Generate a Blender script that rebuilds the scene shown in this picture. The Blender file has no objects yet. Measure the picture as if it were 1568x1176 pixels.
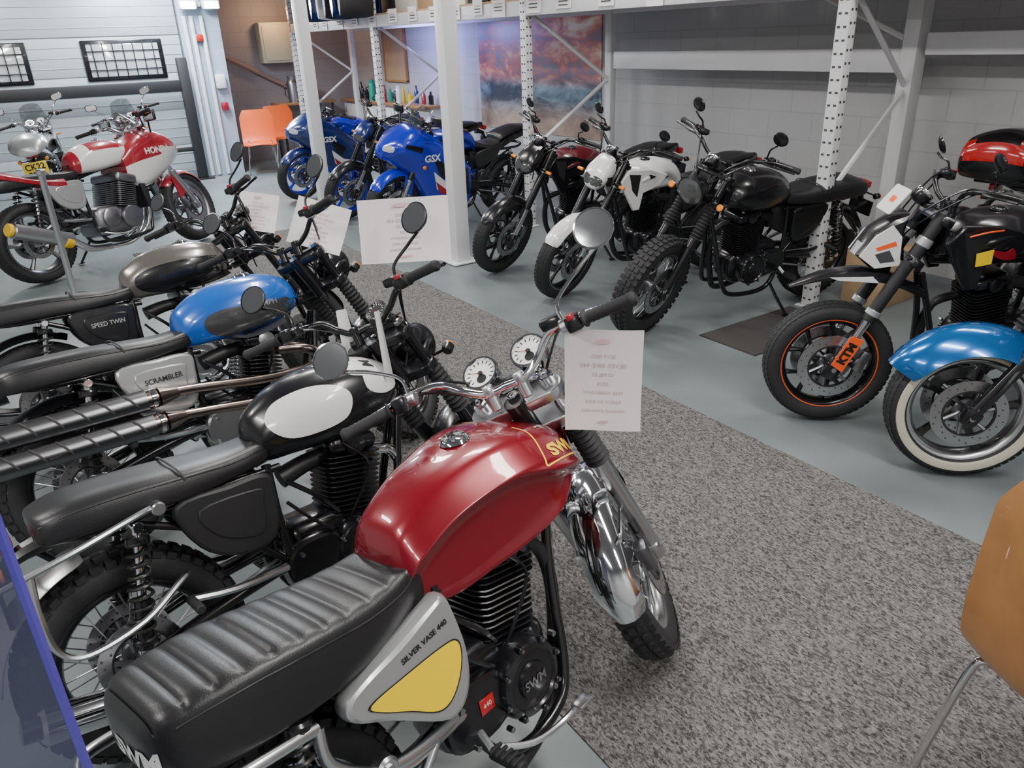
import bpy, bmesh, math, random
from mathutils import Vector, Matrix
from mathutils.bvhtree import BVHTree
random.seed(3)
rad=math.radians
V3=Vector
# ------------------------------------------------------------------ materials
MATS={}
def mat(name,col,rough=.5,metal=0.,coat=0.,bump=0.,bs=60.,var=0.,emis=0.,trans=0.,spec=.5,alpha=1.):
    m=bpy.data.materials.new(name); m.use_nodes=True
    nt=m.node_tree; b=nt.nodes['Principled BSDF']
    c=(col[0],col[1],col[2],1)
    b.inputs['Base Color'].default_value=c
    b.inputs['Roughness'].default_value=rough
    b.inputs['Metallic'].default_value=metal
    b.inputs['Coat Weight'].default_value=coat
    b.inputs['Coat Roughness'].default_value=.04
    b.inputs['Specular IOR Level'].default_value=spec
    b.inputs['Alpha'].default_value=alpha
    if trans: b.inputs['Transmission Weight'].default_value=trans
    if emis:
        b.inputs['Emission Color'].default_value=c; b.inputs['Emission Strength'].default_value=emis
    if bump or var:
        tc=nt.nodes.new('ShaderNodeTexCoord'); n=nt.nodes.new('ShaderNodeTexNoise')
        n.inputs['Scale'].default_value=bs; n.inputs['Detail'].default_value=3
        nt.links.new(tc.outputs['Object'],n.inputs['Vector'])
        if bump:
            bp=nt.nodes.new('ShaderNodeBump'); bp.inputs['Strength'].default_value=bump; bp.inputs['Distance'].default_value=.004
            nt.links.new(n.outputs['Fac'],bp.inputs['Height']); nt.links.new(bp.outputs['Normal'],b.inputs['Normal'])
        if var:
            r=nt.nodes.new('ShaderNodeMixRGB'); r.inputs[1].default_value=tuple(x*(1-var) for x in col)+(1,)
            r.inputs[2].default_value=tuple(min(1,x*(1+var)) for x in col)+(1,)
            nt.links.new(n.outputs['Fac'],r.inputs[0]); nt.links.new(r.outputs[0],b.inputs['Base Color'])
    MATS[name]=m; return m
mat('rubber',(.016,.016,.018),.7,bump=.2,bs=160)
mat('leather',(.012,.012,.014),.36,bump=.12,bs=300)
mat('blk',(.007,.007,.009),.25,coat=.3)
mat('blkmatt',(.014,.014,.016),.5,bump=.08,bs=200)
mat('plastic',(.018,.018,.02),.45,bump=.08,bs=300)
mat('chrome',(.80,.80,.82),.07,1.)
mat('alu',(.62,.63,.65),.28,1.,bump=.05,bs=120)
mat('aludark',(.28,.28,.3),.35,1.)
mat('steel',(.45,.45,.47),.3,1.,var=.15,bs=40)
mat('titan',(.25,.20,.18),.22,1.,var=.3,bs=14)
mat('shield',(.20,.20,.21),.3,1.)
mat('red',(.20,.001,.010),.27,.25,coat=.9)
mat('redflat',(.30,.008,.02),.3,coat=.8)
mat('maroon',(.09,.004,.01),.3,coat=.8)
mat('white',(.72,.72,.72),.3,coat=.6)
mat('whiteflat',(.72,.72,.71),.6)
mat('silver',(.46,.47,.48),.3,.6,coat=.6)
mat('greyp',(.06,.06,.065),.3,.3,coat=.7)
mat('bronze',(.20,.185,.17),.25,.6,coat=.8)
mat('blue',(.008,.11,.50),.25,.1,coat=.9)
mat('bluegsx',(.004,.02,.45),.22,.1,coat=.9)
mat('bluedk',(.006,.02,.13),.25,.2,coat=.9)
mat('bluesc',(.005,.11,.36),.2,.4,coat=1.)
mat('yellow',(.95,.66,.0),.5,coat=.15,spec=.3)
mat('gold',(.85,.52,.03),.5,.0,spec=.3)
mat('orange',(.85,.10,.015),.4)
mat('orangeseat',(.80,.11,.01),.5)
mat('amber',(.85,.25,.02),.2,coat=.5)
mat('redlens',(.4,.01,.01),.15,coat=.7)
mat('glass',(.6,.63,.65),.08,.3,coat=1.)
mat('glassdk',(.10,.105,.11),.08,.4,coat=1.)
mat('screen',(.03,.035,.04),.1,.0,coat=1.,alpha=.6)
mat('mirror',(.9,.9,.92),.05,1.)
mat('dial',(.85,.85,.83),.4)
mat('ink',(.01,.01,.01),.5)
mat('paper',(.80,.74,.76),.7)
mat('paperink',(.50,.38,.40),.8)
mat('paperpink',(.66,.42,.45),.8)
mat('cream',(.50,.47,.38),.6)
mat('wood',(.36,.17,.06),.35,coat=.5,var=.3,bs=9)
mat('cardboard',(.42,.28,.16),.8,var=.1,bs=20)
mat('rackwhite',(.70,.70,.72),.42,bump=.06,bs=30)
mat('holes',(.05,.05,.05),.8)
mat('plateyel',(.85,.62,.02),.4)
mat('tanbrick',(.30,.20,.18),.8,var=.2,bs=8)
mat('rackbeam',(.66,.66,.69),.45)
mat('green',(.02,.3,.2),.4)
mat('springs',(.03,.03,.03),.35,.3)
mat('matrubber',(.05,.045,.045),.9,bump=.4,bs=80)
mat('acrylic',(.05,.055,.12),.04,coat=1.,alpha=.6)
mat('acrylicedge',(.06,.04,.35),.2,coat=1.)
# ------------------------------------------------------------------ mesh accumulation
class Acc:
    def __init__(s): s.v=[];s.f=[];s.m=[];s.mats=[]
    def add(s,V,F,m,M=None):
        n=len(s.v)
        if M is not None: s.v+= [tuple(M@V3(p)) for p in V]
        else: s.v+=[tuple(p) for p in V]
        if m not in s.mats: s.mats.append(m)
        k=s.mats.index(m)
        s.f+=[tuple(i+n for i in f) for f in F]; s.m+=[k]*len(F)
    def build(s,name,parent=None,ang=38,ml=None):
        me=bpy.data.meshes.new(name); me.from_pydata(s.v,[],s.f)
        for k in s.mats: me.materials.append(MATS[k])
        me.polygons.foreach_set('material_index',s.m)
        me.polygons.foreach_set('use_smooth',[True]*len(s.f))
        me.update()
        bm=bmesh.new(); bm.from_mesh(me); bmesh.ops.recalc_face_normals(bm,faces=bm.faces); bm.to_mesh(me); bm.free()
        me.set_sharp_from_angle(angle=rad(ang))
        ob=bpy.data.objects.new(name,me); bpy.context.scene.collection.objects.link(ob)
        if parent: ob.parent=parent
        if ml is not None: ob.matrix_local=ml
        return ob
def axisM(p,d,roll=None):
    d=V3(d).normalized(); up=V3((0,0,1)) if abs(d.z)<.95 else V3((1,0,0))
    if roll is not None: up=V3(roll)
    x=up.cross(d).normalized(); y=d.cross(x)
    M=Matrix.Identity(4)
    for i,c in enumerate((x,y,d,V3(p))):
        for j in range(3): M[j][i]=c[j]
    return M
def lathe(a,prof,m,M,n=32,closed=False):
    V=[];F=[];k=len(prof)
    for i in range(n):
        t=2*math.pi*i/n; c,s=math.cos(t),math.sin(t)
        for r,h in prof: V.append((max(r,1e-4)*c,max(r,1e-4)*s,h))
    kk=k if closed else k-1
    for i in range(n):
        for j in range(kk):
            j2=(j+1)%k; i2=(i+1)%n
            F.append((i*k+j,i2*k+j,i2*k+j2,i*k+j2))
    a.add(V,F,m,M)
def cyl(a,p0,p1,r,m,n=20,bev=.0,r2=None):
    p0,p1=V3(p0),V3(p1); L=(p1-p0).length; r2=r if r2 is None else r2
    b=min(bev,r*.5,L*.5)
    lathe(a,[(0,0),(r-b,0),(r,b),(r2,L-b),(r2-b,L),(0,L)],m,axisM(p0,p1-p0),n)
def cr(P,k):
    if k<=1: return [tuple(p) for p in P]
    out=[];n=len(P)
    for i in range(n-1):
        p0=P[max(i-1,0)];p1=P[i];p2=P[i+1];p3=P[min(i+2,n-1)]
        for j in range(k):
            t=j/k
            out.append(tuple(.5*((2*b)+(-a_+c)*t+(2*a_-5*b+4*c-d)*t*t+(-a_+3*b-3*c+d)*t**3) for a_,b,c,d in zip(p0,p1,p2,p3)))
    out.append(tuple(P[-1])); return out
def crc(P,k):
    n=len(P); Q=[P[-1]]+list(P)+[P[0],P[1]]; out=[]
    for i in range(1,n+1):
        p0,p1,p2,p3=Q[i-1],Q[i],Q[i+1],Q[i+2]
        for j in range(k):
            t=j/k; out.append(tuple(.5*((2*b)+(-a_+c)*t+(2*a_-5*b+4*c-d)*t*t+(-a_+3*b-3*c+d)*t**3) for a_,b,c,d in zip(p0,p1,p2,p3)))
    return out
def tube(a,pts,r,m,n=10,k=5,caps=True):
    if not isinstance(r,(list,tuple)): r=[r]*len(pts)
    Q=cr([tuple(p)+(q,) for p,q in zip(pts,r)],k)
    P=[V3(q[:3]) for q in Q]; R=[max(q[3],.0004) for q in Q]
    V=[];F=[]
    t0=(P[1]-P[0]).normalized(); up=V3((0,0,1)) if abs(t0.z)<.9 else V3((1,0,0))
    x=t0.cross(up).normalized()
    for i,p in enumerate(P):
        t=(P[min(i+1,len(P)-1)]-P[max(i-1,0)])
        t=t.normalized() if t.length>1e-9 else t0
        x=(x-t*x.dot(t)); x=x.normalized() if x.length>1e-6 else t.orthogonal().normalized()
        y=t.cross(x)
        for j in range(n):
            an=2*math.pi*j/n; V.append(p+(x*math.cos(an)+y*math.sin(an))*R[i])
    for i in range(len(P)-1):
        for j in range(n):
            F.append((i*n+j,i*n+(j+1)%n,(i+1)*n+(j+1)%n,(i+1)*n+j))
    if caps:
        F.append(tuple(range(n))); F.append(tuple((len(P)-1)*n+j for j in range(n)))
    a.add(V,F,m)
def box(a,c,s,m,R=None,bev=.004,seg=2):
    bm=bmesh.new(); bmesh.ops.create_cube(bm,size=1)
    for v in bm.verts: v.co=V3((v.co.x*s[0],v.co.y*s[1],v.co.z*s[2]))
    b=min(bev,min(s)*.45)
    if b>0: bmesh.ops.bevel(bm,geom=bm.edges[:],offset=b,segments=seg,affect='EDGES',profile=.5)
    bm.verts.index_update()
    M=Matrix.Translation(V3(c)); 
    if R is not None: M=M@R.to_4x4()
    a.add([v.co[:] for v in bm.verts],[[v.index for v in f.verts] for f in bm.faces],m,M); bm.free()
def extr(a,out,th,m,M,bev=0.,m2=None):
    n=len(out)
    cx=sum(p[0] for p in out)/n; cy=sum(p[1] for p in out)/n
    def sc(q,d):
        v=(q[0]-cx,q[1]-cy)
        L=math.hypot(*v)+1e-9; f=max(0,(L-d)/L); return (cx+v[0]*f,cy+v[1]*f)
    rings=[(th/2,bev),(th/2-bev*.3,bev*.3),(th/2-bev,0),(-th/2+bev,0),(-th/2+bev*.3,bev*.3),(-th/2,bev)] if bev else [(th/2,0),(-th/2,0)]
    V=[];F=[]
    for z,d in rings: V+=[(*sc(q,d),z) for q in out]
    for r in range(len(rings)-1):
        for i in range(n): F.append((r*n+i,r*n+(i+1)%n,(r+1)*n+(i+1)%n,(r+1)*n+i))
    a.add(V,F,m2 or m,M)
    a.add(V[:n]+V[-n:],[tuple(range(n)),tuple(range(n,2*n))],m,M)
def rrect(w,h,r,k=4):
    P=[]
    for cx,cy,a0 in ((w/2-r,h/2-r,0),(-w/2+r,h/2-r,90),(-w/2+r,-h/2+r,180),(w/2-r,-h/2+r,270)):
        for i in range(k+1):
            t=rad(a0+90*i/k); P.append((cx+r*math.cos(t),cy+r*math.sin(t)))
    return P
def loft(a,secs,m,ku=5,kv=4,disp=None,mirror=True,matfn=None):
    flat=[]
    for x,pr in secs:
        q=cr(pr,kv); flat.append(tuple([x]+[c for p in q for c in p]))
    S=cr(flat,ku); V=[];F=[]
    for s in S:
        x=s[0]; h=[(s[1+2*i],s[2+2*i]) for i in range((len(s)-1)//2)]
        full=h+[(-y,z) for y,z in reversed(h[1:-1])] if mirror else h
        for y,z in full:
            p=(x,y,z); V.append(disp(p) if disp else p)
    n=len(full); 
    for i in range(len(S)-1):
        for j in range(n if mirror else n-1):
            F.append((i*n+j,i*n+(j+1)%n,(i+1)*n+(j+1)%n,(i+1)*n+j))
    if mirror: F.append(tuple(range(n))); F.append(tuple((len(S)-1)*n+j for j in range(n)))
    if matfn:
        by={}
        for f in F:
            c=[sum(V[i][k] for i in f)/len(f) for k in range(3)]
            by.setdefault(matfn(c),[]).append(f)
        for mm,ff in by.items(): a.add(V,ff,mm)
    else: a.add(V,F,m)
    return V,F
def bvh(VF): return BVHTree.FromPolygons([V3(v) for v in VF[0]],VF[1])
def fender(a,c,R,a0,a1,w,m,th=.003,drop=.03,n=28):
    V=[];F=[];prof=[]
    ts=[-1,-.9,-.6,-.3,0,.3,.6,.9,1]
    for t in ts: prof.append((t*w,-drop*abs(t)**2.6))
    prof+= [(y*.97,z-th) for y,z in reversed(prof)]
    k=len(prof)
    for i in range(n+1):
        t=rad(a0+(a1-a0)*i/n); cs,sn=math.cos(t),math.sin(t)
        e=min(i,n-i)/n; nar=1 if e>.08 else .72+.28*math.sqrt(e/.08)
        for y,dz in prof: V.append((c[0]+(R+dz)*cs,c[1]+y*nar,c[2]+(R+dz)*sn))
    for i in range(n):
        for j in range(k): F.append((i*k+j,i*k+(j+1)%k,(i+1)*k+(j+1)%k,(i+1)*k+j))
    F.append(tuple(range(k))); F.append(tuple(n*k+j for j in range(k)))
    a.add(V,F,m)
def spring(a,p0,p1,R,r,turns,m,n=6):
    p0,p1=V3(p0),V3(p1); M=axisM(p0,p1-p0); L=(p1-p0).length; N=int(turns*12)
    P=[M@V3((R*math.cos(2*math.pi*turns*i/N),R*math.sin(2*math.pi*turns*i/N),L*i/N)) for i in range(N+1)]
    tube(a,P,r,m,n,1)
TC={}
def text_geo(s,size,off=.0):
    key=(s,size,off)
    if key in TC: return TC[key]
    cu=bpy.data.curves.new('txt','FONT'); cu.body=s; cu.size=size; cu.align_x='CENTER'; cu.align_y='CENTER'; cu.offset=off; cu.resolution_u=3
    ob=bpy.data.objects.new('txt',cu); bpy.context.scene.collection.objects.link(ob)
    dg=bpy.context.evaluated_depsgraph_get(); dg.update()
    me=ob.evaluated_get(dg).to_mesh()
    V=[tuple(v.co) for v in me.vertices]; F=[tuple(p.vertices) for p in me.polygons]
    ob.evaluated_get(dg).to_mesh_clear()
    bpy.data.objects.remove(ob); bpy.data.curves.remove(cu)
    TC[key]=(V,F); return V,F
def project(V,M,tree,off,far=.25):
    z=(M.to_3x3()@V3((0,0,1))).normalized(); out=[]
    for p in V:
        w=M@V3(p)
        if tree:
            h=tree.ray_cast(w+z*far,-z,far*2.5)
            if h[0] is not None: w=h[0]+z*off
        out.append(tuple(w))
    return out
def text_on(a,s,size,M,m,tree=None,off=.0012,bold=.0,shear=0,sx=1):
    V,F=text_geo(s,size,bold)
    V=[(p[0]*sx+p[1]*shear,p[1],0) for p in V]
    a.add(project(V,M,tree,off),F,m)
def decal(a,tree,M,out,m,off=.001,k=5,rings=8):
    pts=crc(list(out),k) if k>1 else list(out); 
    if k==1:
        P2=[]
        for i in range(len(pts)):
            p,q=pts[i],pts[(i+1)%len(pts)]
            for j in range(6): P2.append((p[0]+(q[0]-p[0])*j/6,p[1]+(q[1]-p[1])*j/6))
        pts=P2
    n=len(pts)
    cx=sum(p[0] for p in pts)/n; cy=sum(p[1] for p in pts)/n
    V=[(cx,cy,0)];F=[]
    for r in range(1,rings+1):
        f=r/rings; V+=[(cx+(p[0]-cx)*f,cy+(p[1]-cy)*f,0) for p in pts]
    for i in range(n): F.append((0,1+i,1+(i+1)%n))
    for r in range(rings-1):
        for i in range(n): F.append((1+r*n+i,1+r*n+(i+1)%n,1+(r+1)*n+(i+1)%n,1+(r+1)*n+i))
    a.add(project(V,M,tree,off),F,m)
def frameM(o,x,y):
    x=V3(x).normalized(); z=x.cross(V3(y)).normalized(); y=z.cross(x)
    M=Matrix.Identity(4)
    for i,c in enumerate((x,y,z,V3(o))):
        for j in range(3): M[j][i]=c[j]
    return M
def empty(name,M=None):
    e=bpy.data.objects.new(name,None); bpy.context.scene.collection.objects.link(e); e.empty_display_size=.1
    if M is not None: e.matrix_world=M
    return e
X=V3((1,0,0)); Y=V3((0,1,0)); Z=V3((0,0,1))
def sideM(x,y,z,s): return frameM((x,y,z),(-s,0,0),(0,0,1))
# ------------------------------------------------------------------ wheels
def wheel(a,c,R,w,kind='spoke',rimc='alu',knob=False,ww=False,disc=(.15,.07),hub='aludark',th=None,stripe=None,arms=5,armc=None,dbl=False):
    M=axisM(c,(0,1,0)); th=th or (min(w*.85,.10) if kind=='spoke' else .085); hw=w/2; rr=R-th
    prof=[]
    for i in range(22):
        t=rad(-155+310*i/21); ct,st=math.cos(t),math.sin(t)
        prof.append((R-th*.5+th*.5*math.copysign(abs(ct)**.8,ct),hw*math.copysign(abs(st)**.85,st)))
    lathe(a,prof,'rubber',M,56)
    if ww:
        for s in (-1,1): lathe(a,[(rr+.016,s*hw*.80),(rr+.022,s*(hw*.98+.003)),(rr+.042,s*(hw*1.0+.005)),(rr+.052,s*(hw*.96+.005)),(rr+.056,s*hw*.90)],'cream',M,56)
    N=46 if knob else 60
    for i in range(N):
        for q in ((-.78,-.27,.27,.78) if knob else (-.62,-.22,.22,.62)):
            an=2*math.pi*(i+(.5 if abs(q)>.5 else 0))/N
            rrn=R-(.012 if abs(q)>.7 else .004 if abs(q)>.5 else 0)+(.0 if knob else -.004 if abs(q)>.5 else -.001)
            cs,sn=math.cos(an),math.sin(an)
            hh=.007 if knob else .0015
            wx=(math.pi*R/N)*(.62 if knob else .7); wy=hw*(.2 if knob else .17)
            V=[]
            for dr in (-hh*1.6,hh):
                for sx,sy in ((-1,-1),(1,-1),(1,1),(-1,1)):
                    r_=rrn+dr; tt=sx*wx; y_=q*hw+sy*wy
                    if not knob: tt+=sy*wx*.7*(1 if q>0 else -1)
                    V.append((r_*cs-tt*sn,r_*sn+tt*cs,y_))
            a.add(V,[(4,5,6,7),(0,1,5,4),(1,2,6,5),(2,3,7,6),(3,0,4,7)],'rubber',M)
    rw=hw*.72
    lathe(a,[(rr+.012,-rw),(rr+.004,-rw*.98),(rr-.006,-rw*.8),(rr-.018,-rw*.35),(rr-.018,rw*.35),(rr-.006,rw*.8),(rr+.004,rw*.98),(rr+.012,rw),(rr+.002,rw*.6),(rr-.004,0),(rr+.002,-rw*.6)],rimc,M,56,True)
    if stripe:
        for s in (-1,1): lathe(a,[(rr+.0125,s*(rw+.002)),(rr+.0085,s*(rw+.003)),(rr+.006,s*(rw+.001))],stripe,M,56)
    lathe(a,[(0,-.075),(.018,-.075),(.02,-.055),(.05,-.05),(.055,-.042),(.035,-.03),(.035,.03),(.055,.042),(.05,.05),(.02,.055),(.018,.075),(0,.075)],hub,M,28)
    if kind=='spoke':
        ns=36
        for i in range(ns):
            s=1 if i%2 else -1; d=1 if (i//2)%2 else -1
            t0=2*math.pi*i/ns
            p0=M@V3((.052*math.cos(t0-d*.5),.052*math.sin(t0-d*.5),s*.044)); p1=M@V3(((rr-.014)*math.cos(t0),(rr-.014)*math.sin(t0),s*.006))
            tube(a,[p0,p1],.0022,'chrome' if rimc in('alu','chrome') else 'steel',5,1,False)
    else:
        for i in range(arms):
            for d in ((-1,1) if dbl else (0,)):
                t0=2*math.pi*i/arms; 
                p=[]
                for f,rad_ in ((0,.03),(.5,(rr+.03)/2),(1,rr-.008)):
                    t=t0+d*.34*f+.12*f*(0 if dbl else 1)
                    p.append(M@V3((rad_*math.cos(t),rad_*math.sin(t),0)))
                tube(a,p,[.022,.011,.015] if dbl else [.028,.015,.022],armc or rimc,8,4)
    if disc:
        dr,dy=disc
        for s in (1,-1):
            r=abs(dr); y=s*dy
            lathe(a,[(r,y-.0025),(r,y+.0025),(r*.68,y+.0025),(r*.68,y-.0025)],'steel',M,48,True)
            lathe(a,[(r*.70,y-.004),(r*.70,y+.004),(r*.64,y+.004),(r*.64,y-.004)],'blkmatt',M,40,True)
            for i in range(6):
                t=2*math.pi*i/6; tube(a,[M@V3((.03*math.cos(t),.03*math.sin(t),y*.8)),M@V3((r*.66*math.cos(t+.3),r*.66*math.sin(t+.3),y))],.008,'aludark',6,1)
            for i in range(30):
                t=2*math.pi*i/30; q=r*(.76 if i%3==0 else .84 if i%3==1 else .92)
                for e in (1,-1): lathe(a,[(0,y+e*.003),(.0042,y+e*.003),(.0042,y+e*.0026)],'holes',M@Matrix.Translation((q*math.cos(t),q*math.sin(t),0)),6)
# ------------------------------------------------------------------ motorcycle
def moto(name,x,y,hd,lean=.2,steer=.6,sc=1.,**kw):
    o=dict(wb=1.42,rF=.32,rR=.31,wF=.10,wR=.13,whl='spoke',rimc='alu',knob=False,knobR=None,ww=False,disc=(.15,.07),arms=5,armc=None,stripe=None,dbl=False,
      tank='classic',tcol='blk',tw=.15,tz=.965,tx=(.46,1.0),tmatfn=None,fork='conv',gait=True,slid='alu',upper='chrome',fend='chrome',fendlow=True,
      mirror='round',mirc='chrome',mr=1.,mz=.17,my=.10,seat='flat',sz=.81,sx0=-.20,seatm='leather',eng='single',engc='blk',engcov='blk',head='round',headc='blk',shock=True,shx=.08,exh='low',exc='chrome',frame='blk',
      barc='chrome',gauge=2,gs=1.,side='blk',rfend='blk',tail=None,top=.77,rake=26.5,trail=.11,rise=.085,pull=.12,bw=.39,ind='amber',gl=.36,screen=0,ex=0.)
    o.update(kw); O=type('O',(),o)
    E=empty(name,Matrix.Translation((x-.7*sc*math.cos(hd),y-.7*sc*math.sin(hd),.012))@Matrix.Rotation(hd,4,'Z')@Matrix.Rotation(-lean,4,'X')@Matrix.Scale(sc,4))
    rk=rad(O.rake); d=V3((-math.sin(rk),0,math.cos(rk))); nf=V3((math.cos(rk),0,math.sin(rk)))
    ax0=V3((O.wb+O.trail,0,0)); S=Matrix.Translation(ax0)@Matrix.Rotation(steer,4,d)@Matrix.Translation(-ax0)
    axle=V3((O.wb,0,O.rF))
    F=lambda l,yy=0,off=0: axle+d*l+V3((0,yy,0))+nf*off
    a=Acc(); wheel(a,axle,O.rF,O.wF,O.whl,O.rimc,O.knob,O.ww,O.disc,arms=O.arms,armc=O.armc,stripe=O.stripe,dbl=O.dbl)
    a.build('front_wheel',E,ml=S)
    a=Acc(); wheel(a,(0,0,O.rR),O.rR,O.wR,O.whl,O.rimc,O.knob if O.knobR is None else O.knobR,O.ww,(.12,.075),arms=O.arms,armc=O.armc,stripe=O.stripe,dbl=O.dbl)
    lathe(a,[(.095,.088),(.095,.094),(.03,.094),(.03,.088)],'steel',axisM((0,0,O.rR),(0,1,0)),36,True)
    a.build('rear_wheel',E)
    # fork
    a=Acc(); T=O.top; gl=O.gl
    for s in (-1,1):
        yy=s*.098
        if O.fork=='conv':
            cyl(a,F(-.04,yy),F(gl,yy),.027,O.slid,20,.006)
            cyl(a,F(gl-.06,yy),F(gl+.01,yy),.031,O.slid,20,.006)
            cyl(a,F(gl,yy),F(T,yy),.0205,O.upper,16)
            if O.gait:
                ng=11; pr=[(.021,0)]
                for i in range(ng): pr+=[(.039-.0006*i,.006+i*.0205),(.028,.016+i*.0205)]
                pr+=[(.021,.235)]
                lathe(a,pr,'rubber',axisM(F(gl,yy),d),20)
            box(a,F(.0,yy,.0),(.07,.05,.07),O.slid,Matrix.Rotation(-rk,3,'Y'),.015)
        else:
            cyl(a,F(-.04,yy),F(.30,yy),.022,'chrome' if O.slid!='gold' else 'gold',18)
            cyl(a,F(.27,yy),F(T,yy),.029,O.upper,20,.004)
            cyl(a,F(.58,yy),F(.61,yy),.033,'aludark',20,.004)
            box(a,F(0,yy,0),(.075,.05,.11),O.slid,Matrix.Rotation(-rk,3,'Y'),.015)
        cyl(a,F(T-.01,yy),F(T+.012,yy),.017,'chrome',6)
        if s==-1 or O.dbl or O.fork=='usd': box(a,F(.09,s*.085,-.10),(.05,.045,.11),'aludark',Matrix.Rotation(-rk,3,'Y'),.014)
    cyl(a,F(0,-.125),F(0,.125),.012,'steel',12)
    for l in (max(.585,gl+.225),T-.03):
        extr(a,rrect(.27,.085,.04),.034,O.slid if O.slid in('alu','silver') else 'blk',frameM(F(l,0,-.02),(0,1,0),-nf),.006)
    cyl(a,F(.57,0,-.05),F(T,0,-.05),.03,'blk',16)
    cyl(a,F(T-.02,0,-.03),F(T+.008,0,-.03),.018,'chrome',6)
    a.build('fork',E,ml=S)
    # fender
    if O.fend:
        a=Acc()
        if O.fendlow=='high':
            c=F(.43,0,.02)
            loft(a,[(c.x-.20,[(0,c.z-.02),(.05,c.z-.03),(.06,c.z-.06),(0,c.z-.055)]),(c.x,[(0,c.z+.07),(.06,c.z+.06),(.075,c.z+.02),(0,c.z+.03)]),(c.x+.22,[(0,c.z+.06),(.05,c.z+.055),(.06,c.z+.03),(0,c.z+.03)]),(c.x+.40,[(0,c.z-.01),(.02,c.z-.012),(.025,c.z-.02),(0,c.z-.02)])],O.fend,5,2)
            for s in (-1,1): extr(a,[(.02,.02),(.20,.032),(.24,.045),(.05,.05)],.004,'white',frameM((c.x,s*.073,c.z),X,Z),.0)
        elif O.fendlow=='deep':
            fender(a,axle,O.rF+.062,30,182,O.wF*.5+.055,O.fend,drop=.095)
            for s in (-1,1): tube(a,[F(0,s*.12),F(.15,s*.13),F(.33,s*.095)],.012,'blk',8)
        elif O.fendlow=='sport':
            fender(a,axle,O.rF+.016,35,140,O.wF*.5+.014,O.fend,drop=.045)
            for s in (-1,1): extr(a,[(-.06,-.10),(.05,-.04),(.03,.12),(-.08,.10)],.012,O.fend,frameM(F(.20,s*.085,-.02),X,Z),.003)
        else:
            fender(a,axle,O.rF+.022,20,188,O.wF*.5+.018,O.fend,drop=.035)
            for s in (-1,1):
                for an in (60,150):
                    t=rad(an); tube(a,[axle+V3((math.cos(t)*(O.rF+.01),s*(O.wF*.5+.016),math.sin(t)*(O.rF+.01))),F(.22 if an>90 else .3,s*.075)],.006,O.fend if O.fend=='chrome' else 'blk',6,1)
        a.build('front_fender',E,ml=S)
    # handlebar
    a=Acc(); C=F(T+.045,0,-.035)
    bp=lambda s,yy,xx,zz: C+V3((xx,s*yy,zz))
    r_,p_,b_=O.rise,O.pull,O.bw; SC=O.slid if O.slid in('alu','silver') else 'blk'
    half=[(0,0,0),(.055,0,0),(.11,.012,r_*.35),(.16,.01,r_*.85),(.22,-.02,r_),(.29,-p_*.7,r_*1.0),(b_,-p_*1.1,r_*.9)]
    for s in (-1,1):
        tube(a,[bp(s,*h) for h in half],.0112,O.barc,10,5)
        g0=bp(s,b_-.115,-p_*.82,r_*.94); g1=bp(s,b_+.005,-p_*1.12,r_*.9)
        gd=(g1-g0).normalized()
        pr=[(.011,0),(.022,0),(.022,.004)]
        for i in range(9): pr+=[(.0165,.008+i*.0125),(.0148,.014+i*.0125)]
        pr+=[(.018,.124),(.018,.132),(.012,.14),(0,.14)]
        lathe(a,pr,'rubber',axisM(g0,gd),16)
        box(a,g0-gd*.03,(.04,.042,.045),'blk',None,.01)
        if s==-1: box(a,g0-gd*.03+V3((-.018,0,.018)),(.016,.02,.016),'redflat',None,.004)
        fwd=V3((1,0,0)); pc=g0-gd*.055+fwd*.012
        cyl(a,pc-V3((0,.015,0)),pc+V3((0,.015,0)),.019,SC,14,.004)
        tube(a,[pc,pc+fwd*.042,pc+fwd*.058+gd*.06,pc+fwd*.05+gd*.13,pc+fwd*.047+gd*.19],[.010,.010,.007,.006,.0065],SC,8,5)
        if s==-1: box(a,pc+V3((.03,.035,.02)),(.04,.055,.03),'blk',None,.008)
        tube(a,[pc+fwd*.03,pc+fwd*.10+V3((0,-s*.06,.0)),F(.70,s*.06,.10),F(.5,s*.05,.03)],.0042,'blk',6,6)
        tube(a,[g0-gd*.03,g0-gd*.1+V3((.07,0,-.02)),F(.66,s*.04,.07),F(.56,0,-.08)],.004,'blk',6,6)
        cyl(a,C+V3((0,s*.045,-.05)),C+V3((0,s*.045,.012)),.017,SC,14,.003)
        box(a,C+V3((0,s*.045,.004)),(.036,.03,.034),SC,None,.008)
        if O.mirror:
            mc=pc+V3((.03,s*O.my,O.mz))
            tube(a,[pc+V3((0,0,.01)),pc+V3((.01,s*.005,.06)),pc+V3((.035,s*O.my*.5,O.mz*.6)),mc+V3((.012,0,-.035 if O.mirror!='rect' else -.02))],.0052,O.mirc,8,5)
            mn=V3((-1,-s*.12,.36)).normalized()
            Mm=axisM(mc,mn)@Matrix.Scale(O.mr,4)
            if O.mirror=='round':
                lathe(a,[(0,-.016),(.03,-.014),(.048,-.006),(.052,.002),(.051,.005),(.047,.0055)],O.mirc,Mm,32)
                lathe(a,[(0,.0045),(.047,.0045)],'mirror',Mm,32)
            else:
                Mr=frameM(mc,(0,s,.15),Z)
                extr(a,rrect(.13,.075,.03),.022,'blk',Mr,.008)
                extr(a,rrect(.115,.062,.026),.024,'mirror',Mr,.001)
    a.build('handlebar',E,ml=S)
    # gauges
    a=Acc()
    ys=(-.062*O.gs,.062*O.gs) if O.gauge==2 else (0,)
    gn=V3((-.70,0,.72)).normalized()
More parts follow.
